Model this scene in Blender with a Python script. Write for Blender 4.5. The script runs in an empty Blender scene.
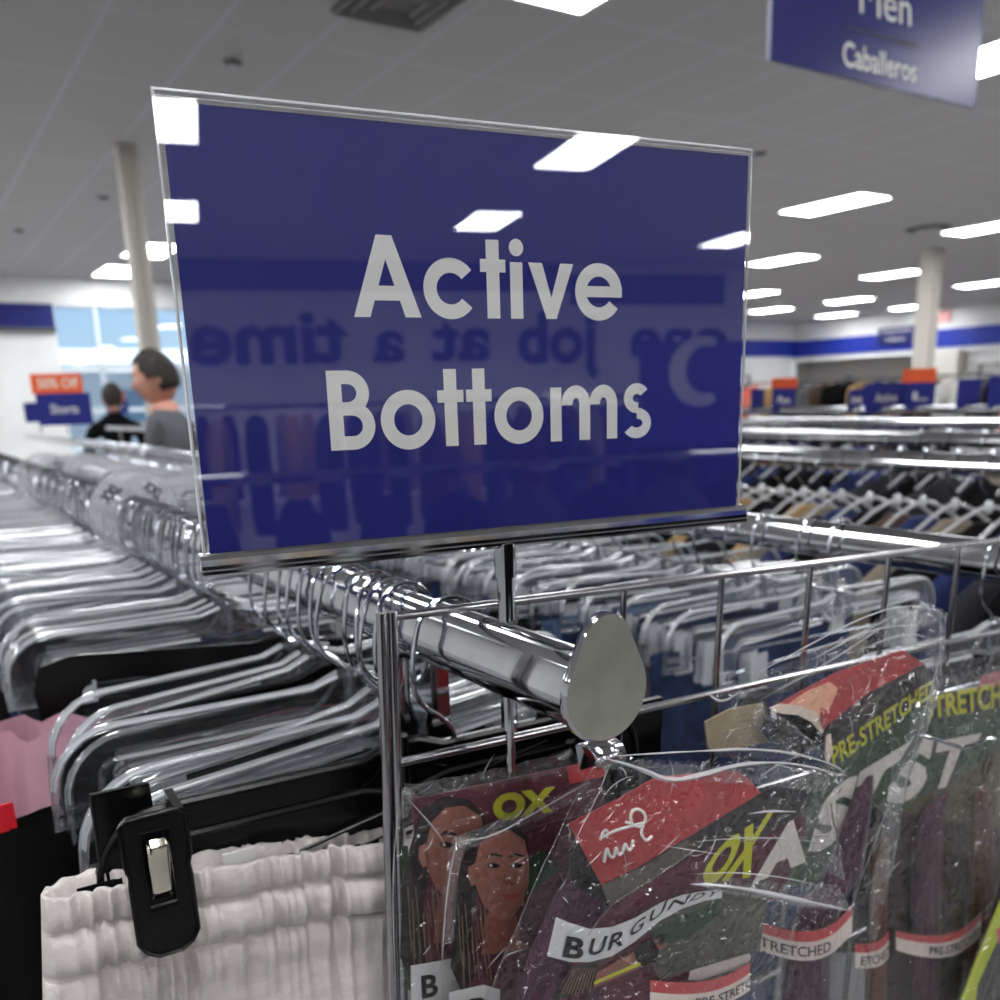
import bpy, bmesh, math, random
from math import sin, cos, pi, radians, sqrt, atan2, hypot
from mathutils import Vector, Matrix, noise
random.seed(7)
SC = bpy.context.scene
COL = SC.collection

# ------------------------------------------------------------------ camera
EYE = Vector((0, 0, 1.5))                      # phone held at 1.5 m
FPX, CX, CY = 920.6, 500.0, 641.0
PITCH, ROLL, AZ = .25615, -.030264, .566126    # store axes: +Y along the racks, +X across them
def cam_axes():
    c, s = cos(PITCH), sin(PITCH)
    r = Vector((1, 0, 0)); u = Vector((0, s, c)); f = Vector((0, c, -s))
    r2 = cos(ROLL)*r + sin(ROLL)*u; u2 = -sin(ROLL)*r + cos(ROLL)*u
    Z = Matrix.Rotation(-AZ, 3, 'Z')
    return Z @ r2, Z @ u2, Z @ f
RT, UP, FW = cam_axes()
cam = bpy.data.cameras.new('camera'); camo = bpy.data.objects.new('camera', cam); COL.objects.link(camo)
camo.matrix_world = Matrix.Translation(EYE) @ Matrix((RT, UP, -FW)).transposed().to_4x4()
cam.sensor_fit = 'HORIZONTAL'; cam.sensor_width = 36; cam.lens = FPX/1000*36; cam.shift_y = .141
cam.clip_start = .02; cam.clip_end = 200
cam.dof.use_dof = True; cam.dof.focus_distance = .385; cam.dof.aperture_fstop = 11.5
SC.camera = camo

# ------------------------------------------------------------------ world, light, exposure
LAMP = 25.0                                    # emission of the ceiling panels
w = bpy.data.worlds.new('sky'); SC.world = w; w.use_nodes = True
wn = w.node_tree; bg = wn.nodes['Background']
sky = wn.nodes.new('ShaderNodeTexSky'); sky.sky_type = 'HOSEK_WILKIE'; sky.sun_direction = (.5, .35, .6); sky.turbidity = 3
wn.links.new(sky.outputs[0], bg.inputs[0]); bg.inputs[1].default_value = 3.2
sun = bpy.data.lights.new('sun', 'SUN'); sun.energy = 8; sun.angle = .01
so = bpy.data.objects.new('sun', sun); COL.objects.link(so); so.rotation_euler = (radians(52), 0, radians(-20))
vs = SC.view_settings
vs.view_transform = 'Standard'; vs.look = 'None'; vs.gamma = 1; vs.use_curve_mapping = False; vs.exposure = 0.2
SC.cycles.max_bounces = 14; SC.cycles.transparent_max_bounces = 40; SC.cycles.transmission_bounces = 10
SC.cycles.glossy_bounces = 5; SC.cycles.diffuse_bounces = 4; SC.cycles.caustics_refractive = False; SC.cycles.caustics_reflective = False
SC.cycles.sample_clamp_indirect = 6

# ------------------------------------------------------------------ helpers
def ray(x, y): return RT*((x-CX)/FPX) + UP*(-(y-CY)/FPX) + FW
def PY(x, y, Y):                               # point of the upright plane Y = const
    d = ray(x, y); return EYE + d*(Y/d.y)
def PX(x, y, X):
    d = ray(x, y); return EYE + d*(X/d.x)
def lin(c): return tuple((v/255/12.92 if v/255 <= .04045 else ((v/255+.055)/1.055)**2.4) for v in c) + (1,)

def tag(o, label=None, cat=None, group=None, kind=None):
    if label: o['label'] = label
    if cat: o['category'] = cat
    if group: o['group'] = group
    if kind: o['kind'] = kind
    return o
def empty(name, loc=(0, 0, 0), rz=0):
    o = bpy.data.objects.new(name, None); COL.objects.link(o); o.location = loc; o.rotation_euler = (0, 0, rz); o.empty_display_size = .05
    return o
def dup(root, loc, rz=None, label=None, group=None):
    r = root.copy(); COL.objects.link(r); r.location = loc
    if rz is not None: r.rotation_euler = (0, 0, rz)
    if label: r['label'] = label
    if group: r['group'] = group
    for ch in list(root.children):
        c = ch.copy(); COL.objects.link(c); c.parent = r
        for g in list(ch.children):
            e = g.copy(); COL.objects.link(e); e.parent = c
    return r

class MB:
    def __init__(s): s.v = []; s.f = []; s.mi = []; s.mats = []; s.cur = 0
    def mat(s, m):
        if m not in s.mats: s.mats.append(m)
        s.cur = s.mats.index(m); return s
    def add(s, vs_, fs):
        b = len(s.v); s.v += [tuple(p) for p in vs_]
        for f in fs: s.f.append(tuple(b+i for i in f)); s.mi.append(s.cur)
    def box(s, c, d, rz=0, M=None):
        x, y, z = d[0]/2, d[1]/2, d[2]/2; cc, ss = cos(rz), sin(rz); vs_ = []
        for k in (-z, z):
            for (a, b) in ((-x, -y), (x, -y), (x, y), (-x, y)):
                p = Vector((c[0]+a*cc-b*ss, c[1]+a*ss+b*cc, c[2]+k)); vs_.append(M @ p if M else p)
        s.add(vs_, [(3, 2, 1, 0), (4, 5, 6, 7), (0, 1, 5, 4), (1, 2, 6, 5), (2, 3, 7, 6), (3, 0, 4, 7)]); return s
    def tube(s, pts, r, seg=8, closed=False, sx=1, cap=True):
        pts = [Vector(p) for p in pts]; n = len(pts); rr = r if isinstance(r, (list, tuple)) else [r]*n
        b = len(s.v); up = None
        for i, p in enumerate(pts):
            a = pts[(i-1) % n] if (closed or i) else p; c = pts[(i+1) % n] if (closed or i < n-1) else p
            t = (c-a).normalized()
            if up is None:
                up = Vector((0, 0, 1)) if abs(t.z) < .9 else Vector((0, 1, 0))
            u = (up - t*up.dot(t))
            if u.length < 1e-5: u = t.orthogonal()
            u.normalize(); up = u; w_ = t.cross(u)
            for k in range(seg):
                q = 2*pi*k/seg; s.v.append(tuple(p + (u*cos(q) + w_*sin(q)*sx)*rr[i]))
        m = n if closed else n-1
        for i in range(m):
            j = (i+1) % n
            for k in range(seg):
                l = (k+1) % seg; s.f.append((b+i*seg+k, b+i*seg+l, b+j*seg+l, b+j*seg+k)); s.mi.append(s.cur)
        if cap and not closed:
            s.f.append(tuple(b+k for k in range(seg))[::-1]); s.mi.append(s.cur)
            s.f.append(tuple(b+(n-1)*seg+k for k in range(seg))); s.mi.append(s.cur)
        return s
    def prism(s, poly, h, fn):                 # poly in 2D, fn(u, v, w) -> 3D
        n = len(poly)
        ar = sum(poly[i][0]*poly[(i+1) % n][1]-poly[(i+1) % n][0]*poly[i][1] for i in range(n))
        if ar < 0: poly = poly[::-1]
        vs_ = [fn(a, b, 0) for a, b in poly] + [fn(a, b, h) for a, b in poly]
        s.add(vs_, [tuple(range(n))[::-1], tuple(range(n, 2*n))] + [(i, (i+1) % n, n+(i+1) % n, n+i) for i in range(n)]); return s
    def flat(s, pts): s.add(pts, [tuple(range(len(pts)))]); return s
    def grid(s, rows, wrap=False):             # rows: list of equal lists of points
        n, m = len(rows), len(rows[0]); b = len(s.v)
        for r in rows: s.v += [tuple(p) for p in r]
        for i in range(n-1):
            for j in range(m if wrap else m-1):
                k = (j+1) % m; s.f.append((b+i*m+j, b+i*m+k, b+(i+1)*m+k, b+(i+1)*m+j)); s.mi.append(s.cur)
        return s
    def ball(s, c, r, seg=12, rings=8, fn=None):
        rows = []
        for i in range(rings+1):
            a = pi*i/rings; row = []
            for j in range(seg):
                q = 2*pi*j/seg; p = Vector((r[0]*sin(a)*cos(q), r[1]*sin(a)*sin(q), r[2]*cos(a)))
                if fn: p = fn(p)
                row.append(Vector(c)+p)
            rows.append(row)
        return s.grid(rows, wrap=True)
    def build(s, name, m=None, parent=None, smooth=False, solid=0, recalc=True):
        me = bpy.data.meshes.new(name); me.from_pydata(s.v, [], s.f)
        ms = s.mats if s.mats else [m]
        for q in ms: me.materials.append(q)
        if s.mats: me.polygons.foreach_set('material_index', s.mi)
        if smooth:
            me.polygons.foreach_set('use_smooth', [True]*len(me.polygons))
            if smooth != 'all':
                me.set_sharp_from_angle(angle=radians(40))
        if recalc:
            bmm = bmesh.new(); bmm.from_mesh(me); bmesh.ops.recalc_face_normals(bmm, faces=bmm.faces); bmm.to_mesh(me); bmm.free()
        me.update(); o = bpy.data.objects.new(name, me); COL.objects.link(o)
        if parent: o.parent = parent
        if solid:
            md = o.modifiers.new('solid', 'SOLIDIFY'); md.thickness = solid; md.offset = 0
        return o

# ------------------------------------------------------------------ materials
MC = {}
def M_(name, col=(200, 200, 200), rough=.5, metal=0, spec=.35, coat=0, emit=0, ior=None, noise_amt=0, nscale=20, bump=0, bscale=80, stretch=(1, 1, 1), col2=None, sheen=0, aniso=0):
    if name in MC: return MC[name]
    m = bpy.data.materials.new(name); m.use_nodes = True; nt = m.node_tree; b = nt.nodes['Principled BSDF']
    b.inputs['Base Color'].default_value = lin(col); b.inputs['Roughness'].default_value = rough; b.inputs['Metallic'].default_value = metal
    b.inputs['Specular IOR Level'].default_value = spec; b.inputs['Coat Weight'].default_value = coat; b.inputs['Coat Roughness'].default_value = .05
    if ior: b.inputs['IOR'].default_value = ior
    if sheen: b.inputs['Sheen Weight'].default_value = sheen
    if emit:
        b.inputs['Emission Color'].default_value = lin(col); b.inputs['Emission Strength'].default_value = emit
    if noise_amt or bump:
        tc = nt.nodes.new('ShaderNodeTexCoord'); mp = nt.nodes.new('ShaderNodeMapping'); mp.inputs['Scale'].default_value = stretch
        nt.links.new(tc.outputs['Object'], mp.inputs[0])
        if noise_amt:
            nz = nt.nodes.new('ShaderNodeTexNoise'); nz.inputs['Scale'].default_value = nscale; nz.inputs['Detail'].default_value = 5
            nt.links.new(mp.outputs[0], nz.inputs['Vector'])
            mx = nt.nodes.new('ShaderNodeMix'); mx.data_type = 'RGBA'
            mr = nt.nodes.new('ShaderNodeMapRange'); mr.inputs[1].default_value = .3; mr.inputs[2].default_value = .7
            nt.links.new(nz.outputs['Fac'], mr.inputs[0]); nt.links.new(mr.outputs[0], mx.inputs['Factor'])
            mx.inputs['A'].default_value = lin(col)
            mx.inputs['B'].default_value = lin(col2) if col2 else lin(tuple(v*(1-noise_amt) for v in col))
            nt.links.new(mx.outputs['Result'], b.inputs['Base Color'])
        if bump:
            nb = nt.nodes.new('ShaderNodeTexNoise'); nb.inputs['Scale'].default_value = bscale; nb.inputs['Detail'].default_value = 4
            nt.links.new(mp.outputs[0], nb.inputs['Vector'])
            bp = nt.nodes.new('ShaderNodeBump'); bp.inputs['Strength'].default_value = bump; bp.inputs['Distance'].default_value = .002
            nt.links.new(nb.outputs['Fac'], bp.inputs['Height']); nt.links.new(bp.outputs[0], b.inputs['Normal'])
    MC[name] = m; return m
def two_sided(nt, node, ior):
    g = nt.nodes.new('ShaderNodeNewGeometry'); mr = nt.nodes.new('ShaderNodeMapRange'); mr.inputs[3].default_value = ior; mr.inputs[4].default_value = 1/ior
    nt.links.new(g.outputs['Backfacing'], mr.inputs[0]); nt.links.new(mr.outputs[0], node.inputs['IOR'])
def film_mat(name, tint=(.97, .97, .97), gloss=1.0, rough=.06, milky=0, ior=1.5, wr=0):
    if name in MC: return MC[name]
    m = bpy.data.materials.new(name); m.use_nodes = True; nt = m.node_tree; nt.nodes.clear()
    out = nt.nodes.new('ShaderNodeOutputMaterial'); tr = nt.nodes.new('ShaderNodeBsdfTransparent'); tr.inputs[0].default_value = (*tint, 1)
    gl = nt.nodes.new('ShaderNodeBsdfGlossy'); gl.inputs['Roughness'].default_value = rough
    fr = nt.nodes.new('ShaderNodeFresnel'); two_sided(nt, fr, ior)
    mu = nt.nodes.new('ShaderNodeMath'); mu.operation = 'MULTIPLY'; mu.use_clamp = True; mu.inputs[1].default_value = gloss
    nt.links.new(fr.outputs[0], mu.inputs[0])
    mx = nt.nodes.new('ShaderNodeMixShader'); nt.links.new(mu.outputs[0], mx.inputs[0]); nt.links.new(gl.outputs[0], mx.inputs[2])
    base = tr.outputs[0]
    if wr:                                     # fine wrinkles in the film: cellular facets
        tc = nt.nodes.new('ShaderNodeTexCoord'); wn_ = nt.nodes.new('ShaderNodeTexNoise'); wn_.inputs['Scale'].default_value = 30; wn_.inputs['Detail'].default_value = 2
        mm = nt.nodes.new('ShaderNodeMix'); mm.data_type = 'RGBA'; mm.blend_type = 'LINEAR_LIGHT'; mm.inputs['Factor'].default_value = .03
        nt.links.new(tc.outputs['Object'], mm.inputs['A']); nt.links.new(tc.outputs['Object'], wn_.inputs['Vector']); nt.links.new(wn_.outputs['Color'], mm.inputs['B'])
        vo = nt.nodes.new('ShaderNodeTexVoronoi'); vo.inputs['Scale'].default_value = 95; nt.links.new(mm.outputs['Result'], vo.inputs['Vector'])
        bp = nt.nodes.new('ShaderNodeBump'); bp.inputs['Strength'].default_value = wr; bp.inputs['Distance'].default_value = .004
        nt.links.new(vo.outputs['Distance'], bp.inputs['Height']); nt.links.new(bp.outputs[0], gl.inputs['Normal'])
    if milky:
        df = nt.nodes.new('ShaderNodeBsdfDiffuse'); df.inputs[0].default_value = (.85, .85, .87, 1)
        m2 = nt.nodes.new('ShaderNodeMixShader'); m2.inputs[0].default_value = milky
        nt.links.new(tr.outputs[0], m2.inputs[1]); nt.links.new(df.outputs[0], m2.inputs[2]); base = m2.outputs[0]
    nt.links.new(base, mx.inputs[1]); nt.links.new(mx.outputs[0], out.inputs[0]); MC[name] = m; return m

WALL = M_('wall_paint', (234, 234, 233), .7, noise_amt=.04, nscale=2)
def flange_mat():
    m = CLEAR.copy(); m.name = 'plastic_flange_streak'; nt = m.node_tree  # whitened copy: lamp streaks along the hanger tops put into the colour
    for n in nt.nodes:
        if n.type == 'MAP_RANGE': n.inputs[3].default_value = 2.2; n.inputs[4].default_value = 1/2.2
        if n.type == 'BSDF_GLOSSY': n.inputs['Roughness'].default_value = .07
        if n.type == 'MIX_SHADER' and abs(n.inputs[0].default_value-.05) < .001: n.inputs[0].default_value = .8
        if n.type == 'MIX_SHADER' and abs(n.inputs[0].default_value-.38) < .001: n.inputs[0].default_value = .15
        if n.type == 'MIX_SHADER' and abs(n.inputs[0].default_value-.5) < .001: n.inputs[0].default_value = .8
    return m
BLUE = M_('blue_band', (24, 32, 108), .45)
BLUE2 = M_('blue_band_bright', (34, 52, 150), .45)
CHROME = M_('chrome', (196, 197, 200), .07, 1, noise_amt=.1, nscale=30)
CHROME_SAT = M_('satin_chrome', (172, 171, 160), .28, .6, noise_amt=.1, nscale=60, bump=.06, bscale=90)
STEEL = M_('wire_steel', (190, 194, 200), .13, 1)
WIRE = M_('grid_wire', (176, 174, 176), .16, 1)
CLEAR = None
def clear_mat():
    m = bpy.data.materials.new('clear_plastic'); m.use_nodes = True; nt = m.node_tree; nt.nodes.clear()
    out = nt.nodes.new('ShaderNodeOutputMaterial'); tr = nt.nodes.new('ShaderNodeBsdfTransparent'); tr.inputs[0].default_value = (.93, .94, .95, 1)
    gs = nt.nodes.new('ShaderNodeBsdfGlass'); gs.inputs['IOR'].default_value = 1.46; gs.inputs['Roughness'].default_value = .04; gs.inputs[0].default_value = (.95, .97, 1, 1)
    gl = nt.nodes.new('ShaderNodeBsdfGlossy'); gl.inputs['Roughness'].default_value = .1
    fr = nt.nodes.new('ShaderNodeFresnel'); two_sided(nt, fr, 1.9)
    m1 = nt.nodes.new('ShaderNodeMixShader'); m1.inputs[0].default_value = .38
    m2 = nt.nodes.new('ShaderNodeMixShader')
    df = nt.nodes.new('ShaderNodeBsdfTranslucent'); df.inputs[0].default_value = (.92, .94, .96, 1); d2 = nt.nodes.new('ShaderNodeBsdfDiffuse'); d2.inputs[0].default_value = (.92, .94, .96, 1)
    ms = nt.nodes.new('ShaderNodeMixShader'); m0 = nt.nodes.new('ShaderNodeMixShader'); m0.inputs[0].default_value = .05
    L = nt.links.new; L(df.outputs[0], ms.inputs[1]); L(d2.outputs[0], ms.inputs[2]); L(tr.outputs[0], m0.inputs[1]); L(ms.outputs[0], m0.inputs[2]); L(m0.outputs[0], m1.inputs[1]); L(gs.outputs[0], m1.inputs[2]); L(fr.outputs[0], m2.inputs[0]); L(m1.outputs[0], m2.inputs[1]); L(gl.outputs[0], m2.inputs[2]); L(m2.outputs[0], out.inputs[0])
    return m
CLEAR = clear_mat(); FLANGE = flange_mat()
FILM = film_mat('bag_film', (.99, .99, .99), 1.7, .09, .014, wr=.8)
FILM_MILKY = film_mat('bag_film_creased', (.96, .96, .97), 2.2, .10, .05, wr=1.0)
FOLD_GLINT = film_mat('film_fold_glint', (.95, .95, .96), 4.0, .14, .5)  # glint white mixed into the ridge film
BLACKP = M_('black_plastic', (7, 7, 8), .25, bump=.05, bscale=300)
BLACKC = M_('black_cloth', (8, 8, 10), .95, spec=.15, bump=.4, bscale=500, sheen=.0)
PINK = M_('pink_cloth', (176, 132, 146), .95, bump=.3, bscale=600)
NAVY = M_('navy_cloth', (22, 34, 78), .9)
ROYAL = M_('royal_cloth', (20, 44, 120), .9)
DENIM = M_('denim', (84, 110, 150), .9, noise_amt=.5, nscale=60, bump=.3, bscale=600, stretch=(3, 3, .6))
DENIM2 = M_('dark_denim', (34, 50, 88), .9, noise_amt=.4, nscale=50)
TAN = M_('tan_cloth', (166, 132, 88), .9, noise_amt=.1)
TAUPE = M_('taupe_cloth', (128, 118, 104), .9, noise_amt=.1)
BROWN = M_('brown_cloth', (70, 52, 42), .9)
GREYC = M_('grey_cloth', (96, 98, 104), .9, noise_amt=.2)
CHAR = M_('charcoal_cloth', (36, 36, 42), .9)
WHITEC = M_('white_cloth', (205, 203, 200), .9)
ORANGE = M_('orange_card', (226, 92, 44), .6)
SKIN = M_('skin', (206, 150, 130), .5)
HAIRD = M_('dark_hair', (34, 28, 26), .7, noise_amt=.6, nscale=80, col2=(66, 60, 56), stretch=(1, 1, .3))
WHITEP = M_('white_print', (214, 212, 208), .5)

# ------------------------------------------------------------------ text
TXT = {}
def text_poly(s, bold=.0):
    k = (s, bold)
    if k in TXT: return TXT[k]
    c = bpy.data.curves.new('t', 'FONT'); c.body = s; c.offset = bold; c.resolution_u = 4
    o = bpy.data.objects.new('t', c); COL.objects.link(o); bpy.context.view_layer.update()
    me = bpy.data.meshes.new_from_object(o); V = [(v.co.x, v.co.y) for v in me.vertices]; F = [tuple(p.vertices) for p in me.polygons]
    bpy.data.objects.remove(o); bpy.data.meshes.remove(me)
    x0 = min(v[0] for v in V); x1 = max(v[0] for v in V); y0 = min(v[1] for v in V); y1 = max(v[1] for v in V)
    V = [((a-x0)/(x1-x0), (b-y0)/(y1-y0)) for a, b in V]; TXT[k] = (V, F); return V, F
def put_text(mb, s, fn, bold=.0):              # fn(u, v) -> 3D, u v in 0..1 over the word's box
    V, F = text_poly(s, bold); mb.add([fn(a, b) for a, b in V], F)
def quad(tl, tr, br, bl):
    tl, tr, br, bl = map(Vector, (tl, tr, br, bl))
    return lambda u, v: (bl*(1-u)+br*u)*(1-v) + (tl*(1-u)+tr*u)*v
def pquad(Y, tl, tr, br, bl): return quad(PY(*tl, Y), PY(*tr, Y), PY(*br, Y), PY(*bl, Y))

# ================================================================== THE ROOM
ZC = 3.65
XL, XR, YF, YB = -9.0, 25.3, 21.3, -14.5      # left, right, back (seen) and rear walls
def slab(name, c, d, m):
    o = MB().box(c, d).build(name, m); tag(o, kind='structure'); return o
def floor_mat():
    m = M_('floor_tile', (150, 150, 152), .35, noise_amt=.12, nscale=3); return m
slab('floor', ((XL+XR)/2, (YF+YB)/2, -.05), (XR-XL+.4, YF-YB+.4, .1), floor_mat())
def ceil_mat():
    m = bpy.data.materials.new('ceiling_tiles'); m.use_nodes = True; nt = m.node_tree; b = nt.nodes['Principled BSDF']; L = nt.links.new
    tc = nt.nodes.new('ShaderNodeTexCoord'); sp = nt.nodes.new('ShaderNodeSeparateXYZ'); L(tc.outputs['Object'], sp.inputs[0])
    def line(sock, off, step, wid):
        a = nt.nodes.new('ShaderNodeMath'); a.operation = 'SUBTRACT'; L(sock, a.inputs[0]); a.inputs[1].default_value = off
        d = nt.nodes.new('ShaderNodeMath'); d.operation = 'PINGPONG'; L(a.outputs[0], d.inputs[0]); d.inputs[1].default_value = step/2
        l = nt.nodes.new('ShaderNodeMath'); l.operation = 'LESS_THAN'; L(d.outputs[0], l.inputs[0]); l.inputs[1].default_value = wid; return l.outputs[0]
    lx = line(sp.outputs[0], 1.37, .6, .013); ly = line(sp.outputs[1], 4.83, 1.17, .011)
    mx = nt.nodes.new('ShaderNodeMath'); mx.operation = 'MAXIMUM'; L(lx, mx.inputs[0]); L(ly, mx.inputs[1])
    nz = nt.nodes.new('ShaderNodeTexNoise'); nz.inputs['Scale'].default_value = 60; L(tc.outputs['Object'], nz.inputs['Vector'])
    c1 = nt.nodes.new('ShaderNodeMix'); c1.data_type = 'RGBA'; L(nz.outputs['Fac'], c1.inputs['Factor']); c1.inputs['A'].default_value = lin((202, 198, 196)); c1.inputs['B'].default_value = lin((192, 188, 186))
    c2 = nt.nodes.new('ShaderNodeMix'); c2.data_type = 'RGBA'; L(mx.outputs[0], c2.inputs['Factor']); L(c1.outputs['Result'], c2.inputs['A']); c2.inputs['B'].default_value = lin((196, 198, 200))
    L(c2.outputs['Result'], b.inputs['Base Color'])
    rr = nt.nodes.new('ShaderNodeMapRange'); L(mx.outputs[0], rr.inputs[0]); rr.inputs[3].default_value = .9; rr.inputs[4].default_value = .3; L(rr.outputs[0], b.inputs['Roughness'])
    bp = nt.nodes.new('ShaderNodeBump'); bp.inputs['Distance'].default_value = .01; bp.inputs['Strength'].default_value = .25; L(mx.outputs[0], bp.inputs['Height']); L(bp.outputs[0], b.inputs['Normal'])
    return m
ce = MB().box((0, 0, .06), (XR-XL+.4, YF-YB+.4, .12)).build('ceiling', ceil_mat()); tag(ce, kind='structure')
ce.location = ((XL+XR)/2, (YF+YB)/2, ZC)
# object coords are centred; shift the pattern through the mesh instead
for v in ce.data.vertices: v.co.x += ce.location.x; v.co.y += ce.location.y
ce.location.x = 0; ce.location.y = 0
slab('wall_left', (XL-.1, (YF+YB)/2, ZC/2), (.2, YF-YB, ZC), WALL)
slab('wall_rear', ((XL+XR)/2, YB-.1, ZC/2), (XR-XL, .2, ZC), WALL)
# back wall, left stretch with the shop window: stands nearer (Y 17.4) than the right stretch (Y 21.3)
YW = 17.4; XJ = 8.6; WX0, WX1, WZ0, WZ1 = 2.55, 7.9, .35, 3.22
wb = MB()
wb.box(((XL+WX0)/2, YW+.1, ZC/2), (WX0-XL, .2, ZC)); wb.box(((WX1+XJ)/2, YW+.1, ZC/2), (XJ-WX1, .2, ZC))
wb.box(((WX0+WX1)/2, YW+.1, (WZ1+ZC)/2), (WX1-WX0, .2, ZC-WZ1)); wb.box(((WX0+WX1)/2, YW+.1, WZ0/2), (WX1-WX0, .2, WZ0))
tag(wb.build('wall_back', WALL), kind='structure')
slab('wall_jog', (XJ+.1, (YW+YF)/2, ZC/2), (.2, YF-YW, ZC), WALL)
slab('wall_back_right', ((XJ+XR)/2, YF+.1, ZC/2), (XR-XJ, .2, ZC), WALL)
slab('trim_1', ((XL+WX0)/2, YW-.03, 3.045), (WX0-XL, .06, .37), BLUE)
slab('trim_2', ((XL+WX0)/2, YW-.05, 2.82), (WX0-XL, .1, .07), M_('trim_grey', (92, 96, 96), .6))
slab('trim_3', ((XJ+XR)/2, YF-.03, 2.84), (XR-XJ, .06, .5), BLUE2)
# right wall with a wide recess (fitting rooms) under a white header
RX = XR; rw = MB()
rz0, rz1, ry0, ry1 = 0, 2.47, 15.3, YF
rw.box((RX+.1, (YB+ry0)/2, ZC/2), (.2, ry0-YB, ZC)); rw.box((RX+.1, (ry0+ry1)/2, (rz1+ZC)/2), (.2, ry1-ry0, ZC-rz1))
tag(rw.build('wall_right', WALL), kind='structure')
GREYW = M_('recess_paint', (176, 172, 168), .8)
rc = MB(); rc.box((RX+.9, (ry0+ry1)/2, 1.3), (.1, ry1-ry0, 2.6)); rc.box((RX+1.2, ry0-.05, 1.3), (2, .1, 2.6)); rc.box((RX+1.2, ry1+.05, 1.3), (2, .1, 2.6)); rc.box((RX+1.2, (ry0+ry1)/2, 2.62), (2, ry1-ry0, .1))
tag(rc.build('wall_recess', GREYW), kind='structure')
slab('trim_4', (RX-.03, (YB+YF)/2, 2.81), (.06, YF-YB, .5), BLUE2)
slab('trim_5', (RX-.06, (14.0+YF)/2, 2.46), (.12, YF-14.0, .1), M_('trim_white', (240, 240, 238), .4))
slab('trim_6', (RX-.25, 15.65, 1.23), (.4, .66, 2.46), M_('pier_white', (222, 218, 208), .6))
# left side door outlines on the far right wall
for k, (x0, x1) in enumerate(((19.7, 20.5), (22.3, 23.2))):
    f = MB(); g = M_('door_frame_grey', (150, 148, 146), .6)
    for q in (x0, x1): f.box((q, YF-.04, 1.0), (.07, .08, 2.0))
    f.box(((x0+x1)/2, YF-.04, 2.0), (x1-x0+.07, .08, .07)); o = f.build('door_%d' % (k+1), g); tag(o, kind='structure')
f = MB(); f.box((RX-.04, 14.4, 2.05), (.08, 1.0, .06)); f.box((RX-.04, 14.9, 1.02), (.08, .06, 2.05)); f.box((RX-.04, 13.9, 1.02), (.08, .06, 2.05)); tag(f.build('door_3', M_('door_frame_grey')), kind='structure')
# shop window
wf = empty('window_1', (WX0, YW, 0)); tag(wf, kind='structure')
fr = MB(); FM = M_('window_alu', (214, 222, 228), .4)
for x in (0, .66, 2.2, 3.8, WX1-WX0): fr.box((x, .1, (WZ0+WZ1)/2), (.05, .1, WZ1-WZ0))
for z in (WZ0, 1.52, 2.2, WZ1): fr.box(((WX1-WX0)/2, .1, z), (WX1-WX0, .1, .06 if z not in (2.2,) else .08))
fr.build('window_frame', FM, wf)
MB().box(((WX1-WX0)/2, .1, (WZ0+WZ1)/2), (WX1-WX0, .012, WZ1-WZ0)).build('window_pane', film_mat('window_glass', (.9, .96, 1), 1, .02), wf)
# outside: bright forecourt with a canopy, a pale building and a far hill
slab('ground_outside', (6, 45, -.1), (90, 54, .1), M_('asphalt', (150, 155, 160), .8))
ob = empty('building', (9, 44, 0)); tag(ob, 'pale low building seen outside through the shop window', 'building')
MB().box((0, 0, 1.6), (26, 6, 3.2)).build('wall', M_('ext_wall', (222, 226, 228), .8), ob)
MB().box((0, -3.2, 3.45), (27, 7, .5)).build('roof', M_('ext_roof', (240, 244, 246), .7), ob)
f = MB()
for k in range(7): f.box((-11+k*3.6, -3.05, 1.7), (2.2, .1, 1.3))
f.build('window_band', M_('ext_glass', (120, 150, 175), .2), ob)
rows = []
for j in range(12):
    rows.append([Vector((-50+i*5, 80+j*3, max(0, (13*sin(j/11*pi))*(0.55+.45*sin(i*.35+1.0))+noise.noise((i*.5, j*.5, 0))*2))) for i in range(30)])
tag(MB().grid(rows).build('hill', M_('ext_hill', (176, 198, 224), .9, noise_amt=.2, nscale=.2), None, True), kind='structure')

# columns
COLM = M_('column_paint', (206, 200, 190), .6)
def column(x, y, w_, lo, name, label):
    c = empty(name, (x, y, 0)); tag(c, label, 'column', kind='structure')
    f = MB(); pr = [(-.5, -.5), (-.5, .5), (-.17, .5), (-.17, .42), (.17, .42), (.17, .5), (.5, .5), (.5, -.5), (.17, -.5), (.17, -.42), (-.17, -.42), (-.17, -.5)]
    f.prism([(a*w_, b*w_) for a, b in pr], ZC-lo, lambda u, v, h: (u, v, lo+h)); f.build('shaft', COLM, c)
    f = MB().box((0, 0, lo/2), (w_*1.05, w_*1.05, lo)); f.build('base', M_('column_base', (150, 144, 136), .7) if lo > .5 else COLM, c)
column(2.03, 8.8, .155, .1, 'column', 'cream support column behind the man, left of the big blue sign')
column(14.6, 9.6, .25, 1.75, 'column', 'cream support column in the back right of the store')

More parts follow.
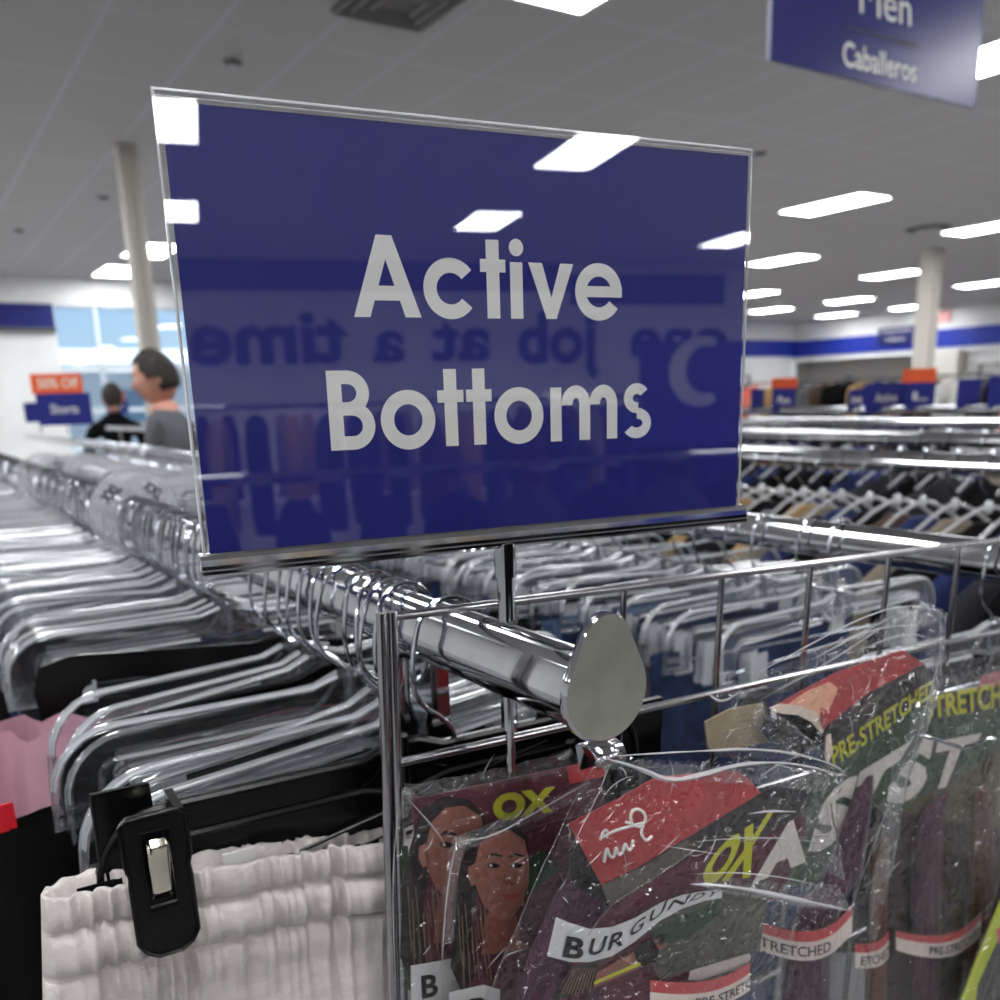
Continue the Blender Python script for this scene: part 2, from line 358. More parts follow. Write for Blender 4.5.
# ceiling lights ------------------------------------------------------------
EM = M_('lamp_diffuser', (250, 252, 254), .5, emit=LAMP)
LF = M_('lamp_frame', (225, 225, 225), .5)
lt = empty('ceiling_light', (9.9, 7.85, ZC)); tag(lt, 'x', 'ceiling light')
MB().box((0, 0, -.012), (.57, 1.16, .008)).build('diffuser', EM, lt)
f = MB()
for sx in (-1, 1): f.box((sx*.295, 0, -.01), (.03, 1.22, .02))
for sy in (-1, 1): f.box((0, sy*.595, -.01), (.62, .03, .02))
f.build('frame', LF, lt)
lights = [(9.9, 7.85, 'large lit ceiling panel right of the blue sign, below the hanging sign'),
 (3.43, 4.2, 'lit ceiling panel cut off by the top edge of the photo, above the sign'),
 (6.67, 3.95, 'lit ceiling panel at the right edge beside the hanging Men sign'),
 (13.42, 7.95, 'lit ceiling panel at the right edge above the cream column'),
 (13.1, 11.4, 'lit ceiling panel touching the sign edge, uppermost of three there'),
 (16.9, 11.9, 'lit ceiling panel left of and partly touching the back column'),
 (16.8, 15.4, 'lit ceiling panel beside the sign edge, middle of three there'),
 (20.6, 15.7, 'lit ceiling panel over the far corner, left of the back column'),
 (20.6, 18.2, 'lit ceiling panel beside the sign edge, lowest of the three there'),
 (24.1, 18.8, 'lit ceiling panel farthest away over the corner of the blue band'),
 (24.2, 16.4, 'lit ceiling panel crossed by the back column near its middle'),
 (20.6, 12.2, 'lit ceiling panel at the right edge of the photo, right of the back column'),
 (3.43, 16.3, 'lower lit ceiling panel left of the cream column by the window'),
 (3.43, 14.1, 'upper lit ceiling panel crossed by the cream column near the window'),
 (0.0, -7.42, 'ceiling panel mirrored in the top left corner of the blue sign'),
 (-.02, -10.9, 'ceiling panel mirrored at the left edge of the blue sign'),
 (3.62, -7.72, 'ceiling panel mirrored at the top edge of the blue sign'),
 (3.68, -11.0, 'ceiling panel mirrored above the word Active'),
 (7.7, -11.9, 'ceiling panel mirrored at the right edge of the blue sign')]
hid = [(x, y) for x in (-6.8, -3.4, 0, 3.43, 6.67, 9.9, 13.4) for y in (-4, -.2, 4.0, 8.6) if not any(abs(x-a) < 1.4 and abs(y-b) < 1.6 for a, b, _ in lights) and (x, y) != (6.67, -4)]
hid += [(x, y) for x in (-6.8, -3.4, 0, 6.67, 9.9) for y in (12.2, 15.8) if (x, y) != (0, 9) and y < 17] + [(10.0, 18.5), (13.4, 18.6), (-3.4, -8), (7.4, -7.8), (11, -7.8), (11, -11.6), (16.9, 8), (20.6, 8), (-3.4, -11.8), (-6.8, -9), (11, -4), (7.2, -4.1)]  # unseen panels; the rear ones added to brighten the mirrored wall
for i, (x, y, lab) in enumerate(lights):
    if i == 0: lt['label'] = lab; lt['group'] = 'ceiling light panels'
    else: dup(lt, (x, y, ZC), 0, lab, 'ceiling light panels')
for x, y in hid:
    dup(lt, (x, y, ZC), 0, 'unseen ceiling light panel added to light the store', 'ceiling light panels out of view')
# ceiling fittings
v_ = empty('ceiling_vent', (4.9-1.35, 3.9, ZC)); v_.location = PX(400, 6, 2.75); v_.location.z = ZC
tag(v_, 'dark recessed ceiling vent at the top edge above the sign', 'ceiling vent')
f = MB()
f.box((0, 0, -.006), (.58, .58, .008)); f.build('backing', M_('vent_dark', (120, 116, 112), .7), v_)
f = MB()
for r_ in (.12, .2, .27):
    f.tube([(r_*a, r_*b, -.02) for a, b in ((-1, -1), (1, -1), (1, 1), (-1, 1))], .012, 4, closed=True)
f.build('louver', M_('vent_mid', (150, 147, 144), .5), v_)
def onceil(x, y):
    d = ray(x, y); return EYE + d*((ZC-EYE.z)/d.z)
def sprinkler(x, y, label):
    p = onceil(x, y); s = empty('sprinkler', p); tag(s, label, 'sprinkler', 'ceiling sprinkler heads')
    MB().tube([(0, 0, 0), (0, 0, -.012)], .06, 14).build('escutcheon', M_('escut', (96, 94, 92), .5), s)
    MB().tube([(0, 0, -.012), (0, 0, -.02), (0, 0, -.026)], [.012, .012, .02], 10).build('head', STEEL, s)
sprinkler(233, 61, 'small dark ceiling fitting above the left part of the sign')
sprinkler(19, 230, 'small grey ceiling fitting near the left edge of the photo')
sprinkler(103, 197, 'small shiny ceiling fitting left of the cream column by the window')
sprinkler(760, 153, 'small dark ceiling fitting right of the sign top corner')
dm = empty('camera_dome', onceil(938, 268)); tag(dm, 'glossy round security dome on the ceiling beside the back column', 'security camera')
MB().tube([(0, 0, 0), (0, 0, -.05)], .12, 16).build('housing', LF, dm)
MB().ball((0, 0, -.05), (.1, .1, .12)).build('dome', BLACKP, dm, True)
sp = empty('ceiling_speaker', onceil(928, 228)); tag(sp, 'round ceiling speaker beside the lit panel at the right edge', 'ceiling speaker')
MB().tube([(0, 0, 0), (0, 0, -.02)], .3, 20).build('grille', M_('spk', (90, 88, 86), .6), sp); MB().tube([(0, 0, -.02), (0, 0, -.04)], .16, 20).build('cone', M_('spk2', (190, 188, 184), .5), sp)
# exit sign and blue wall sign far right
ex = MB().box(PX(940, 317, RX-.05), (.1, .6, .3)); 
o = ex.build('exit_sign', M_('exit_red', (232, 170, 166), .5)); tag(o, 'small pale red exit sign high on the wall behind the column', 'exit sign')
bs = empty('wall_sign', (0, 0, 0)); tag(bs, 'dark blue sign with two white lines on the blue wall band beside the back column', 'sign')
MB().box((RX-.1, 17.5, 2.98), (.06, 1.2, .5)).build('board', M_('signboard_navy', (26, 32, 96), .5), bs)
f = MB()
q = quad((RX-.135, 18.0, 3.18), (RX-.135, 17.0, 3.18), (RX-.135, 17.0, 3.04), (RX-.135, 18.0, 3.04)); put_text(f, 'Fitting Rooms', q, .01)
q = quad((RX-.135, 17.8, 2.94), (RX-.135, 17.2, 2.94), (RX-.135, 17.2, 2.83), (RX-.135, 17.8, 2.83)); put_text(f, 'Probadores', q, .01)
f.build('lettering', WHITEP, bs)

# rear wall behind the photographer: blue band and slogan, seen mirrored in the sign
slab('trim_7', ((XL+6.15)/2, YB+.03, 3.43), (6.15-XL, .06, .44), BLUE)
slab('trim_8', (7.6, YB+.03, 3.25), (2.9, .06, .48), BLUE)
sg = empty('wall_slogan', (0, 0, 0)); tag(sg, 'dark blue slogan lettering on the rear wall, mirrored in the blue sign', 'wall lettering')
for word, x0, x1, z0, z1 in (('one', 9.15, 7.25, 2.12, 2.62), ('job', 6.7, 5.2, 1.8, 2.9), ('at', 4.72, 3.73, 2.12, 2.78), ('a', 3.29, 2.76, 2.12, 2.62), ('time', 2.38, .0, 2.12, 2.9)):
    f = MB(); y = YB+.04
    put_text(f, word, quad((x0, y, z1), (x1, y, z1), (x1, y, z0), (x0, y, z0)), .035); f.build('word', BLUE, sg)

# hanging Men sign ----------------------------------------------------------
YM = 1.955
b0 = PY(770, 60, YM); b1 = PY(975, 108, YM); WID = (b1-b0).length; U = (b1-b0).normalized(); NN = Vector((0, -1, 0))
ms = empty('hanging_sign', b0); tag(ms, 'dark blue hanging department sign reading Men and Caballeros', 'sign')
HGT = .46
def mf(a, b, h=0): return U*a + Vector((0, 0, b)) + NN*h
f = MB(); f.prism([(0, 0), (WID, 0), (WID, HGT), (0, HGT)], -.012, lambda u, v, h: mf(u, v, h)); f.build('board', M_('sign_blue_hanging', (20, 24, 100), .25, coat=0), ms)
f = MB(); yq = YM-.002
def mq(tl, tr, br, bl):
    q = pquad(yq, tl, tr, br, bl); return lambda u, v: q(u, v)-b0
put_text(f, 'Men', mq((860, -25), (911, -8), (911, 27), (860, 13)), .0)
put_text(f, 'Caballeros', mq((843, 40), (916, 60), (916, 83), (843, 66)), .015)
f.build('lettering', WHITEP, ms)
f = MB(); q = mq((846, 25), (918, 44), (918, 48), (846, 28)); f.flat([q(0, 0), q(1, 0), q(1, 1), q(0, 1)]); f.build('rule', M_('rule_dark', (18, 20, 60), .4), ms)
f = MB().tube([mf(0, -.0, -.006), mf(0, HGT, -.006)], .006, 6); f.build('edge_trim', M_('edge_clear', (170, 172, 196), .3), ms)
f = MB()
for a in (.1, .9): f.tube([mf(WID*a, HGT, -.006), mf(WID*a, ZC-b0.z, -.006)], .0015, 5)
f.build('hanging_wire', STEEL, ms)

# ================================================================== THE BLUE SIGN
SA = radians(97.776); SD = Vector((sin(SA), cos(SA), 0)); SN = Vector((cos(SA), -sin(SA), 0))   # along, and away from the viewer?
if SN.dot(Vector((0, -1, 0))) < 0: SN = -SN    # SN faces the viewer
S0 = EYE + Vector((.297, 1.141, .339))*.3425   # top left corner
def sf(u, v, h=0): return SD*(u/1000) + Vector((0, 0, v/1000)) + SN*(h/1000)      # millimetres
sign = empty('shop_sign', S0); tag(sign, 'large glossy blue sign reading Active Bottoms in a chrome channel on the rail', 'sign')
SW, SH = 281.0, 176.0
BLUES = M_('sign_print_blue', (22, 26, 120), .5, coat=0)
f = MB(); f.prism([(3, -4), (SW-1.5, -3), (SW-1.5, -SH), (3, -SH)], -.8, lambda u, v, h: sf(u, v, h)); f.build('print_sheet', BLUES, sign)
# clear sleeve: front pane carries the reflections, thin rims catch the light
SLV = film_mat('acrylic_sleeve', (1, 1, 1), 2.9, .012, 0, 1.52)
f = MB(); f.flat([sf(u, v, 2.0) for u, v in ((0, -SH), (SW, -SH), (SW, 0), (0, 0))]); f.build('sleeve', SLV, sign, recalc=False)
f = MB(); EDG = M_('acrylic_edge', (214, 214, 218), .12, spec=.8)
f.tube([sf(0, -.4, .7), sf(SW, -.4, .7)], .0007, 6); f.tube([sf(0, -2.6, .9), sf(SW, -2.2, .9)], .0003, 5)
f.tube([sf(.5, 0, .7), sf(.5, -SH, .7)], .0007, 6); f.tube([sf(SW-.4, 0, .7), sf(SW-.4, -SH, .7)], .0006, 6)
f.build('sleeve_edge', EDG, sign)
# lettering: geometric sans drawn as strokes, millimetres on the sign
L_ = MB(); HT = .25
def LP(pts):
    global HT
    HT += .0006; ar = sum(pts[i][0]*pts[(i+1) % len(pts)][1]-pts[(i+1) % len(pts)][0]*pts[i][1] for i in range(len(pts)))
    L_.flat([sf(a, b, HT) for a, b in (pts if ar > 0 else pts[::-1])])
def arc(cx, cy, rx, ry, t, a0, a1, n=28):
    for i in range(n):
        q0 = radians(a0+(a1-a0)*i/n); q1 = radians(a0+(a1-a0)*(i+1)/n)
        LP([(cx+(rx-t)*cos(q0), cy+(ry-t)*sin(q0)), (cx+rx*cos(q0), cy+ry*sin(q0)), (cx+rx*cos(q1), cy+ry*sin(q1)), (cx+(rx-t)*cos(q1), cy+(ry-t)*sin(q1))])
def rect(x0, y0, x1, y1): LP([(x0, y0), (x1, y0), (x1, y1), (x0, y1)])
T = 6.2
# A
LP([(72.4, -80.2), (79.6, -80.2), (91, -47.2), (84, -47.2)]); LP([(95.6, -80.2), (103, -80.2), (91, -47.2), (84.4, -47.2)])
LP([(80, -73.4), (95, -73.4), (95, -67.4), (80, -67.4)])
# c
arc(117.3, -68, 12.9, 12.8, T, 38, 322)
# t i v e
rect(134.8, -80.3, 141.2, -47.1); rect(131.8, -60.6, 144.3, -55.2)
rect(146.6, -80.3, 152.9, -56.1)
LP([(149.9+3.6*cos(radians(k*15)), -49.9+3.7*sin(radians(k*15))) for k in range(24)])
LP([(155.9, -56), (163, -56), (170.4, -80.3), (165, -80.3)]); LP([(179.4, -56), (172.4, -56), (164.6, -80.3), (170.2, -80.3)])
arc(193.2, -68, 12.9, 12.9, 6, 0, 325); rect(184, -70.3, 206, -65.4)
# B
rect(58.2, -135.4, 64.6, -102)
rect(60, -107.6, 67.5, -102); rect(60, -120.8, 69.5, -115.2); rect(60, -135.4, 69.5, -129.6)
arc(67.2, -111.4, 9.6, 9.4, 5.7, -90, 90, 18); arc(68.6, -125.3, 10.2, 10.1, 5.7, -90, 90, 18)
for cx in (94.3, 149.5): arc(cx, -123.6, 12.9, 13, T, 0, 360, 36)
for cx in (115, 129.1): rect(cx-3.1, -136, cx+3.1, -102); rect(cx-6.4, -116.6, cx+6.4, -111.2)
rect(166.2, -136.3, 172.2, -111.2); rect(182, -136.3, 188.1, -119.5); rect(197.6, -136.3, 203.6, -119.5)
arc(180.2, -119.6, 8.0, 9.2, 6, 0, 180, 16); arc(195.6, -119.6, 8.0, 9.2, 6, 0, 180, 16)
arc(215.0, -117.3, 7.6, 7.2, 5.2, 35, 270, 18); arc(215.0, -129.4, 8.6, 7.4, 5.2, 90, -145, 18); rect(214.2, -124.5, 215.8, -119.3)
L_.build('lettering', M_('sign_letter', (240, 238, 235), .5), sign, recalc=False)
# chrome channel and stem
f = MB(); pr = [(-1.2, 0), (2.6, 0), (3.6, -.7), (4.3, -2.4), (4.5, -5), (4.5, -6.6), (4.9, -7.2), (4.9, -8.6), (4.0, -9.8), (-1.2, -9.8)]
def ch(u): return [sf(u, -175+b, a) for a, b in pr]
rows = [ch(u) for u in (-1.5, 0, SW*.3, SW*.6, SW, SW+2.2)]
f.grid([r+[r[0]] for r in rows]); f.flat(rows[0]); f.flat(rows[-1][::-1]); chn = f.build('channel', CHROME, sign)
su = (Vector((.24, .371, 0))-Vector((S0.x, S0.y, 0))).dot(SD)*1000
f = MB(); b = Vector((.24, .371, 1.393))-S0
top = sf(su, -184, 1); top.x, top.y = (b.x+top.x)/2, (b.y+top.y)/2
f.tube([Vector((b.x, b.y, top.z)), Vector((b.x, b.y, b.z+.002))], .0042, 20); f.build('stem', CHROME, sign)
f = MB(); f.tube([Vector((b.x, b.y, top.z+.001)), Vector((b.x, b.y, top.z-.0155))], .0052, 20); f.build('collar', CHROME, sign)
f = MB(); f.tube([Vector((b.x, b.y, b.z-.036)), Vector((b.x, b.y, b.z-.055)), Vector((b.x, b.y, b.z-.0551)), Vector((b.x, b.y, b.z-.078))], [.0042, .0042, .0022, .0022], 16); f.build('threaded_end', CHROME, sign)

# ================================================================== RACKS
RZ = 1.393                                      # top of the front rail
def drop(n, w_, h_, top=.30):                  # egg section: small round top, wide round bottom; (x, z), top at 0
    r1, r2 = top*w_, w_/2; c1, c2 = -r1, -(h_-r2); d = c1-c2; al = math.asin((r2-r1)/d); out = []
    k = n//2
    for i in range(k+1):
        a = -(pi/2-al)+(pi-2*al)*i/k; out.append((r1*sin(a), c1+r1*cos(a)))
    for i in range(k+1):
        a = (pi/2-al)+(pi+2*al)*i/k; out.append((r2*sin(a), c2+r2*cos(a)))
    return out
def rail(name_, x, y0, y1, z, label, cap=True, posts=()):
    r = empty(name_, (x, y0, z)); tag(r, label, 'rail')
    sec = drop(32, .028, .037, .36)
    f = MB(); f.grid([[(a, y, b_) for a, b_ in sec] for y in (0, y1-y0)], wrap=True); f.flat([(a, y1-y0, b_) for a, b_ in sec]); f.flat([(a, 0, b_) for a, b_ in sec[::-1]]); f.build('tube', CHROME, r, True)
    if cap:
        s2 = drop(48, .0455, .0580, .30); f = MB(); f.mat(CHROME_SAT)
        f.flat([(a*.96, -.0042, b_*.96+.0195-.001) for a, b_ in s2][::1]); f.mat(CHROME)
        f.grid([[(a, -.0003, b_+.0195) for a, b_ in s2], [(a, -.003, b_+.0195) for a, b_ in s2], [(a*.96, -.0042, b_*.96+.0185) for a, b_ in s2]], wrap=True)
        f.flat([(a, -.0003, b_+.0195) for a, b_ in s2]); f.build('end_cap', None, r, True)
    for py in posts:
        MB().box((0, py-y0, -(z+.036)/2), (.012, .024, z-.036)).build('upright', CHROME, r)
        MB().box((0, py-y0, -z+.01), (.5, .05, .02)).build('foot', CHROME, r)
    return r
R1 = rail('garment_rail', .24, .297, 7.6, RZ, 'nearest chrome garment rail with a teardrop end cap under the sign', posts=(.455, 3.4, 7.2))
f = MB(); f.tube([(-.02, .158, -.034), (-.021, .158, -.06), (-.0155, .158, -.075), (-.019, .158, -.09), (-.019, .158, -.14)], .0035, 8, sx=2.2); f.build('bracket', CHROME, R1, True)
X2, Z2 = .80, 1.368
R2 = rail('garment_rail', X2, .1, 7.4, Z2, 'second chrome garment rail crossing behind the sign to the right edge', posts=(.2, 2.8))
X3 = 1.45
R3 = rail('garment_rail', X3, .5, 8.0, 1.395, 'third chrome rail holding the row of dark and tan coats', posts=(.55, 4, 7.5))
R4 = rail('garment_rail', 2.05, .8, 13, 1.40, 'fourth chrome rail, behind the coats', posts=(.85, 4.5, 8.5))
R5 = rail('garment_rail', 2.95, 1.0, 10, 1.40, 'fifth chrome rail near the blue topper signs', posts=(1.1, 5, 9.5))
R6 = rail('garment_rail', 3.9, 1.2, 11, 1.42, 'sixth chrome rail farthest of the seen rows', posts=(1.3, 6, 10.5))

# wire grid panel laid on the two rails ------------------------------------
g = empty('wire_grid_panel', (.24, .395, 1.3975), 0); g.rotation_euler = (0, radians(2.0), 0)
tag(g, 'chrome wire grid panel lying against the rails under the sign', 'grid panel')
def wire(p, q, r_=.0022, nm='wire'): MB().tube([p, q], r_, 10).build(nm, WIRE, g, True)
XA, XB = -.050, .53
for k in range(12): wire((XA, 0, -.0755*k+.0005), (XB, 0, -.0755*k+.0005), .0024)
for k, x in enumerate((.022, .099, .178, .261, .346, .433, .518)): wire((x, .004, 0), (x, .004, -.84), .0021)
for x in (XA-.0004, XA-.0062): 
    MB().tube([(x, 0, .003), (x, 0, -.84)], .0027, 12).build('side_rod', WIRE, g, True)

# ================================================================== HANGERS
def hook_pts(loop=.020):
    pts = [(.021, 0, -.032), (.0225, 0, -.022)]
    for i in range(9):
        a = radians(15+150*i/8); pts.append((.0205*cos(a)-.001*0, 0, -.0165+.0195*sin(a)))
    pts += [(-.0235, 0, -.028), (-.024, 0, -.045), (-.019, 0, -.056), (-.006, 0, -.066), (-.0005, 0, -.074), (0, 0, -.088)]
    return pts
def smooth_pts(P, it=1):
    for _ in range(it):
        Q = [P[0]]
        for a, b in zip(P, P[1:]):
            a, b = Vector(a), Vector(b); Q += [a*.75+b*.25, a*.25+b*.75]
        Q.append(P[-1]); P = Q
    return P
HW = .190
def hanger_outline():
    o = [(-.010, -.074), (.010, -.074), (.028, -.0795), (HW-.035, -.0795)]
    for i in range(1, 7):
        a = radians(90-90*i/6); o.append((HW-.035+.035*cos(a), -.1145+.035*sin(a)))
    o += [(HW+.001, -.138), (HW-.026, -.138), (HW-.026, -.118)]
    for i in range(1, 5):
        a = radians(90*i/4); o.append((HW-.036+.010*cos(a), -.113+.012*sin(a)))
    o += [(HW-.036, -.097), (.03, -.0965), (0, -.103)]
    L = [(-x, z) for x, z in reversed(o[2:-1])]
    return [o[0], o[1]] + o[2:] + L
WEB = film_mat('hanger_web', (.985, .99, .995), 1.0, .05, .006)
def make_hanger(body_mat, clip_mat, near=True, name='clothes_hanger'):
    h = empty(name)
    f = MB(); f.tube(smooth_pts(hook_pts(), 1 if near else 0), .0015, 7 if near else 4); f.build('hook', STEEL, h, near)
    o = hanger_outline(); f = MB()
    f.mat(WEB if body_mat is CLEAR else body_mat); f.prism(o, .0016, lambda u, v, w_: (u, -.0008+w_, v)); f.mat(body_mat)
    f.tube([(x, 0, z) for x, z in o], .0026, 8, closed=True, sx=1.15)
    if body_mat is CLEAR:
        f.mat(FLANGE)
        for s in (-1, 1):
            top = [(s*x, z) for x, z in o[1:10]]
            for dz, wd, q in ((.0022, .0032, top), (-.0008, .0026, [(s*(HW-.036), -.0985), (s*.03, -.098)])):
                pf = [(wd*k, -.0011*k*k) for k in (-1, -.6, -.2, .2, .6, 1)] + [(wd, -.0022), (-wd, -.0022)]
                f.grid([[(x, a, z+dz+b_) for a, b_ in pf] for x, z in q], wrap=True)
        f.mat(body_mat)
    if near:
        for s in (-1, 1):
            f.box((s*(HW-.0125), 0, -.127), (.024, .008, .003)); f.box((s*(HW-.0125), 0, -.136), (.026, .009, .003))
            f.tube([(s*.010, 0, -.078), (s*.022, 0, -.092), (s*.03, 0, -.094)], .0018, 6)
        f.tube([(0, 0, -.07), (0, 0, -.098)], .004, 10)
    f.build('body', body_mat, h, True)
    f = MB().tube([(-HW+.02, 0, -.128), (HW-.02, 0, -.128)], .0012, 5); f.build('clip_bar', STEEL if clip_mat is not BLACKP else BLACKP, h)
    for s in (-1, 1):
        f = MB()
        if near:
            for yy in (-.006, .006):
                f.box((s*.135, yy, -.135), (.024, .0025, .045)); f.box((s*.135, yy, -.152), (.027, .004, .008))
            f.box((s*.135, 0, -.126), (.012, .014, .012))
        else:
            f.box((s*.135, 0, -.135), (.024, .012, .04))
        f.build('clip', clip_mat, h)
    return h
CLIPC = film_mat('clip_plastic', (.9, .94, .96), 2.2, .2, .4)
HCL = make_hanger(CLEAR, CLIPC); HBK = make_hanger(BLACKP, BLACKP)
FILMH = film_mat('far_hanger_plastic', (.94, .95, .96), 2.6, .14, .5)
def far_hanger():
    f = MB(); f.mat(STEEL); f.tube(hook_pts(), .0015, 4); f.mat(FILMH)
    o = hanger_outline(); f.mat(WEB); f.prism(o, .0016, lambda u, v, w_: (u, -.0008+w_, v)); f.mat(FILMH); f.tube([(x, 0, z) for x, z in o], .0030, 5, closed=True)
    f.mat(CLIPC)
    for s in (-1, 1): f.box((s*.135, 0, -.135), (.024, .012, .04))
    return f.build('clothes_hanger', None)
HFAR = far_hanger()
used = set()
def hang(proto, x, y, z, rz, label, group=None):
    if proto.name not in used:
        used.add(proto.name); proto.location = (x, y, z); proto.rotation_euler = (0, 0, rz); o = proto; tag(o, label, 'hanger', group); return o
    o = dup(proto, (x, y, z), rz, label, group); 
    if group is None and 'group' in o: del o['group']
    return o
R = radians
SHARE1 = 'clear plastic hanger with chrome hook packed on the nearest rail behind the sign'
def fill_rail(x, z, y0, y1, step, proto, label, group, jit=.14):
    y = y0
    while y < y1:
        o = hang(proto, x, y, z+.0012, random.gauss(0, jit), label, group); o.rotation_euler.y = random.gauss(0, .03); o.rotation_euler.x = random.gauss(0, .05); y += step*random.uniform(.6, 1.4)
H1 = [(.428, -3, HBK, 'black plastic hanger nearest the camera, carrying the pale grey shorts'),
      (.482, 11, HCL, 'clear plastic hanger with a rounded end just above the pale grey shorts'),
      (.497, 11, HCL, 'second clear plastic hanger above the pale grey shorts, its end tucked behind the first'),
      (.512, 12, HCL, 'clear plastic hanger third from the camera on the nearest rail'),
      (.53, 14, HCL, 'clear plastic hanger fourth from the camera on the nearest rail'),
      (.562, 3, HCL, 'clear plastic hanger whose square end juts out over the black garment at left'),
      (.582, 4, HCL, 'clear plastic hanger right behind the one with the jutting square end'),
      (.604, 9, HBK, 'black plastic hanger lying behind the clear hanger with the jutting end'),
      (.628, 14, HCL, 'clear plastic hanger just behind the thin black hanger'),
      (.65, 17, HCL, 'clear plastic hanger in the second cluster of hooks under the sign'),
      (.672, 18, HCL, 'clear plastic hanger at the back of the second cluster of hooks under the sign'),
      (.70, -25, HBK, 'thick black hanger with a silver hole, over the pink garment at left'),
      (.90, 2, HBK, 'black hanger at the left edge, farther back than the thick black one')]
for k, (y, a, p, lab) in enumerate(H1):
    o = hang(p, .24, y, RZ+.0012, R(a), lab)
    if p is HCL and k > 1: o.rotation_euler.x = (.07, -.03, .05, -.08, .02, .09, -.05, .06)[k % 8]; o.rotation_euler.y = (-.03, .02, .05, 0, -.05, .03, -.02, .04)[k % 8]
fill_rail(.24, RZ, .845, .89, .022, HCL, SHARE1, 'clear hangers on the nearest rail', .06)
fill_rail(.24, RZ, .93, 1.7, .026, HCL, SHARE1, 'clear hangers on the nearest rail', .16)
fill_rail(.24, RZ, 1.7, 5.5, .036, HFAR, 'clear hanger far along the nearest rail toward the window', 'far hangers on the nearest rail', .1)
# second rail: a few hooks near the frame, then packed
for k, (y, a) in enumerate(((.435, -4), (.60, 4), (.635, -6), (.70, 3))):
    hang(HCL, X2, y, Z2+.0012, R(a), ['clear hanger hooked on the second rail at the right edge of the photo', 'clear hanger hooked on the second rail, right one of the close pair', 'clear hanger hooked on the second rail, left one of the close pair', 'clear hanger hooked on the second rail touching the sign edge'][k])
fill_rail(X2, Z2, .74, 1.5, .036, HCL, 'clear plastic hanger carrying jeans on the second rail', 'clear hangers on the second rail', .10)
fill_rail(X2, Z2, 1.5, 5.2, .05, HFAR, 'clear hanger far along the second rail', 'far hangers on the second rail', .1)

# ================================================================== GARMENTS
def garment(name, m, width, length, thick=.02, ripple=.006, seed=0, nseg=60, rows=10, flare=1.05):
    f = MB(); rws = []
    for i in range(rows+1):
        t = i/rows; row = []
        for j in range(nseg):
            a = 2*pi*j/nseg; cx = cos(a); sy = sin(a)
            x = (abs(cx)**.45)*(1 if cx >= 0 else -1)*width/2*(1+(flare-1)*t); y = (abs(sy)**.6)*(1 if sy >= 0 else -1)*thick*(.5+.6*t)
            n = noise.noise((x*22+seed, y*8, t*2.2+seed)); n2 = noise.noise((x*60+seed, y*20, t*3+seed))
            row.append((x, y+ripple*n*(1+t)+ripple*.4*n2, -length*t + .004*noise.noise((x*20, seed, 0))*(1-t)))
        rws.append(row)
    f.grid(rws, wrap=True); f.flat(rws[-1][::-1]); return f.build(name, m, None, 'all')
def place(o, x, y, z, rz, label, cat, group=None):
    o.location = (x, y, z); o.rotation_euler = (0, 0, rz); return tag(o, label, cat, group)
# pale grey shorts ---------------------------------------------------------
SHM = M_('heather_fleece', (206, 198, 194), .95, noise_amt=.12, nscale=60, bump=.5, bscale=700, col2=(188, 180, 176), stretch=(1, 1, 2.5), sheen=.2)
def make_shorts():
    o = empty('shorts', (.178, .424, 1.277), R(-2)); W_, n = .31, 640
    def ring_(t_front, inset=0):
        row = []
        dz = -.33*t_front
        # waistband profile: ruffle, channel, seam, channel, body
        z = -dz
        def bul(z0, z1, h): return h*sin(pi*(z-z0)/(z1-z0))**.7 if z0 < z < z1 else 0
        prof = bul(-.002, .018, .0035)+bul(.018, .041, .0055)+bul(.041, .060, .0025)
        ga = 1.5 if z < .045 else max(.10, 1.5-(z-.045)*30)
        seam = any(abs(z-q) < .0016 for q in (.018, .041))
        for j in range(n):
            u = 4*j/n; sgy = 1 if u < 2 else -1; xx = (1-u) if u < 2 else (u-3)
            x = xx*W_/2*(1+.12*min(1, z/.06)*.4); th = .010+prof+.02*max(0, z-.05); sy = sgy*max(0, 1-abs(xx)**16)**.5
            y = sy*th
            w1 = noise.noise((x*125, z*7+sgy*7, 3.1)); w2 = noise.noise((x*210, z*30+sgy*7, 9.7)); w3 = noise.noise((x*34, z*9+sgy*7, 5.5))
            gth = (.5-abs(w1)*2.4)*.0036*ga + w2*.0014*ga + w3*.003
            if seam: gth = gth*.55-.0022
            y += sgy*gth*abs(sy)**.5
            zz = dz + (.0016*noise.noise((x*120, sgy*5, 1)) if z < .012 else 0) - .018*(x/(W_/2)+.5)*.75*(1 if x > -.12 else 1) + .006
            zz += .003*cos((x+.09)*22)*(1 if z < .1 else .4)
            row.append((x, y, zz))
        return row
    ts = [0, .004, .008, .012, .016, .022, .028, .034, .040, .046, .0515, .0545, .0575, .063, .07, .078, .086, .094, .102, .11, .118, .1225, .1245, .1265, .13, .136, .145, .155, .165, .175, .19, .21, .235, .27, .32, .38, .45, .55, .66, .8, 1.0]
    f = MB(); rr = [ring_(t) for t in ts]
    inner = [[(x*.985, y*.6, z-.0015) for x, y, z in rr[0]], [(x*.98, y*.5, z-.03) for x, y, z in rr[0]], [(x*.97, y*.4, z-.07) for x, y, z in rr[0]]]
    f.grid(inner[::-1]+rr, wrap=True); f.build('fabric', SHM, o, 'all')
    f = MB().box((-.130, .006, .002), (.02, .0012, .012)); f.build('care_label', BLACKC, o)
    return tag(o, 'pale grey fleece shorts with a gathered elastic waistband hanging nearest the camera', 'shorts')
make_shorts()
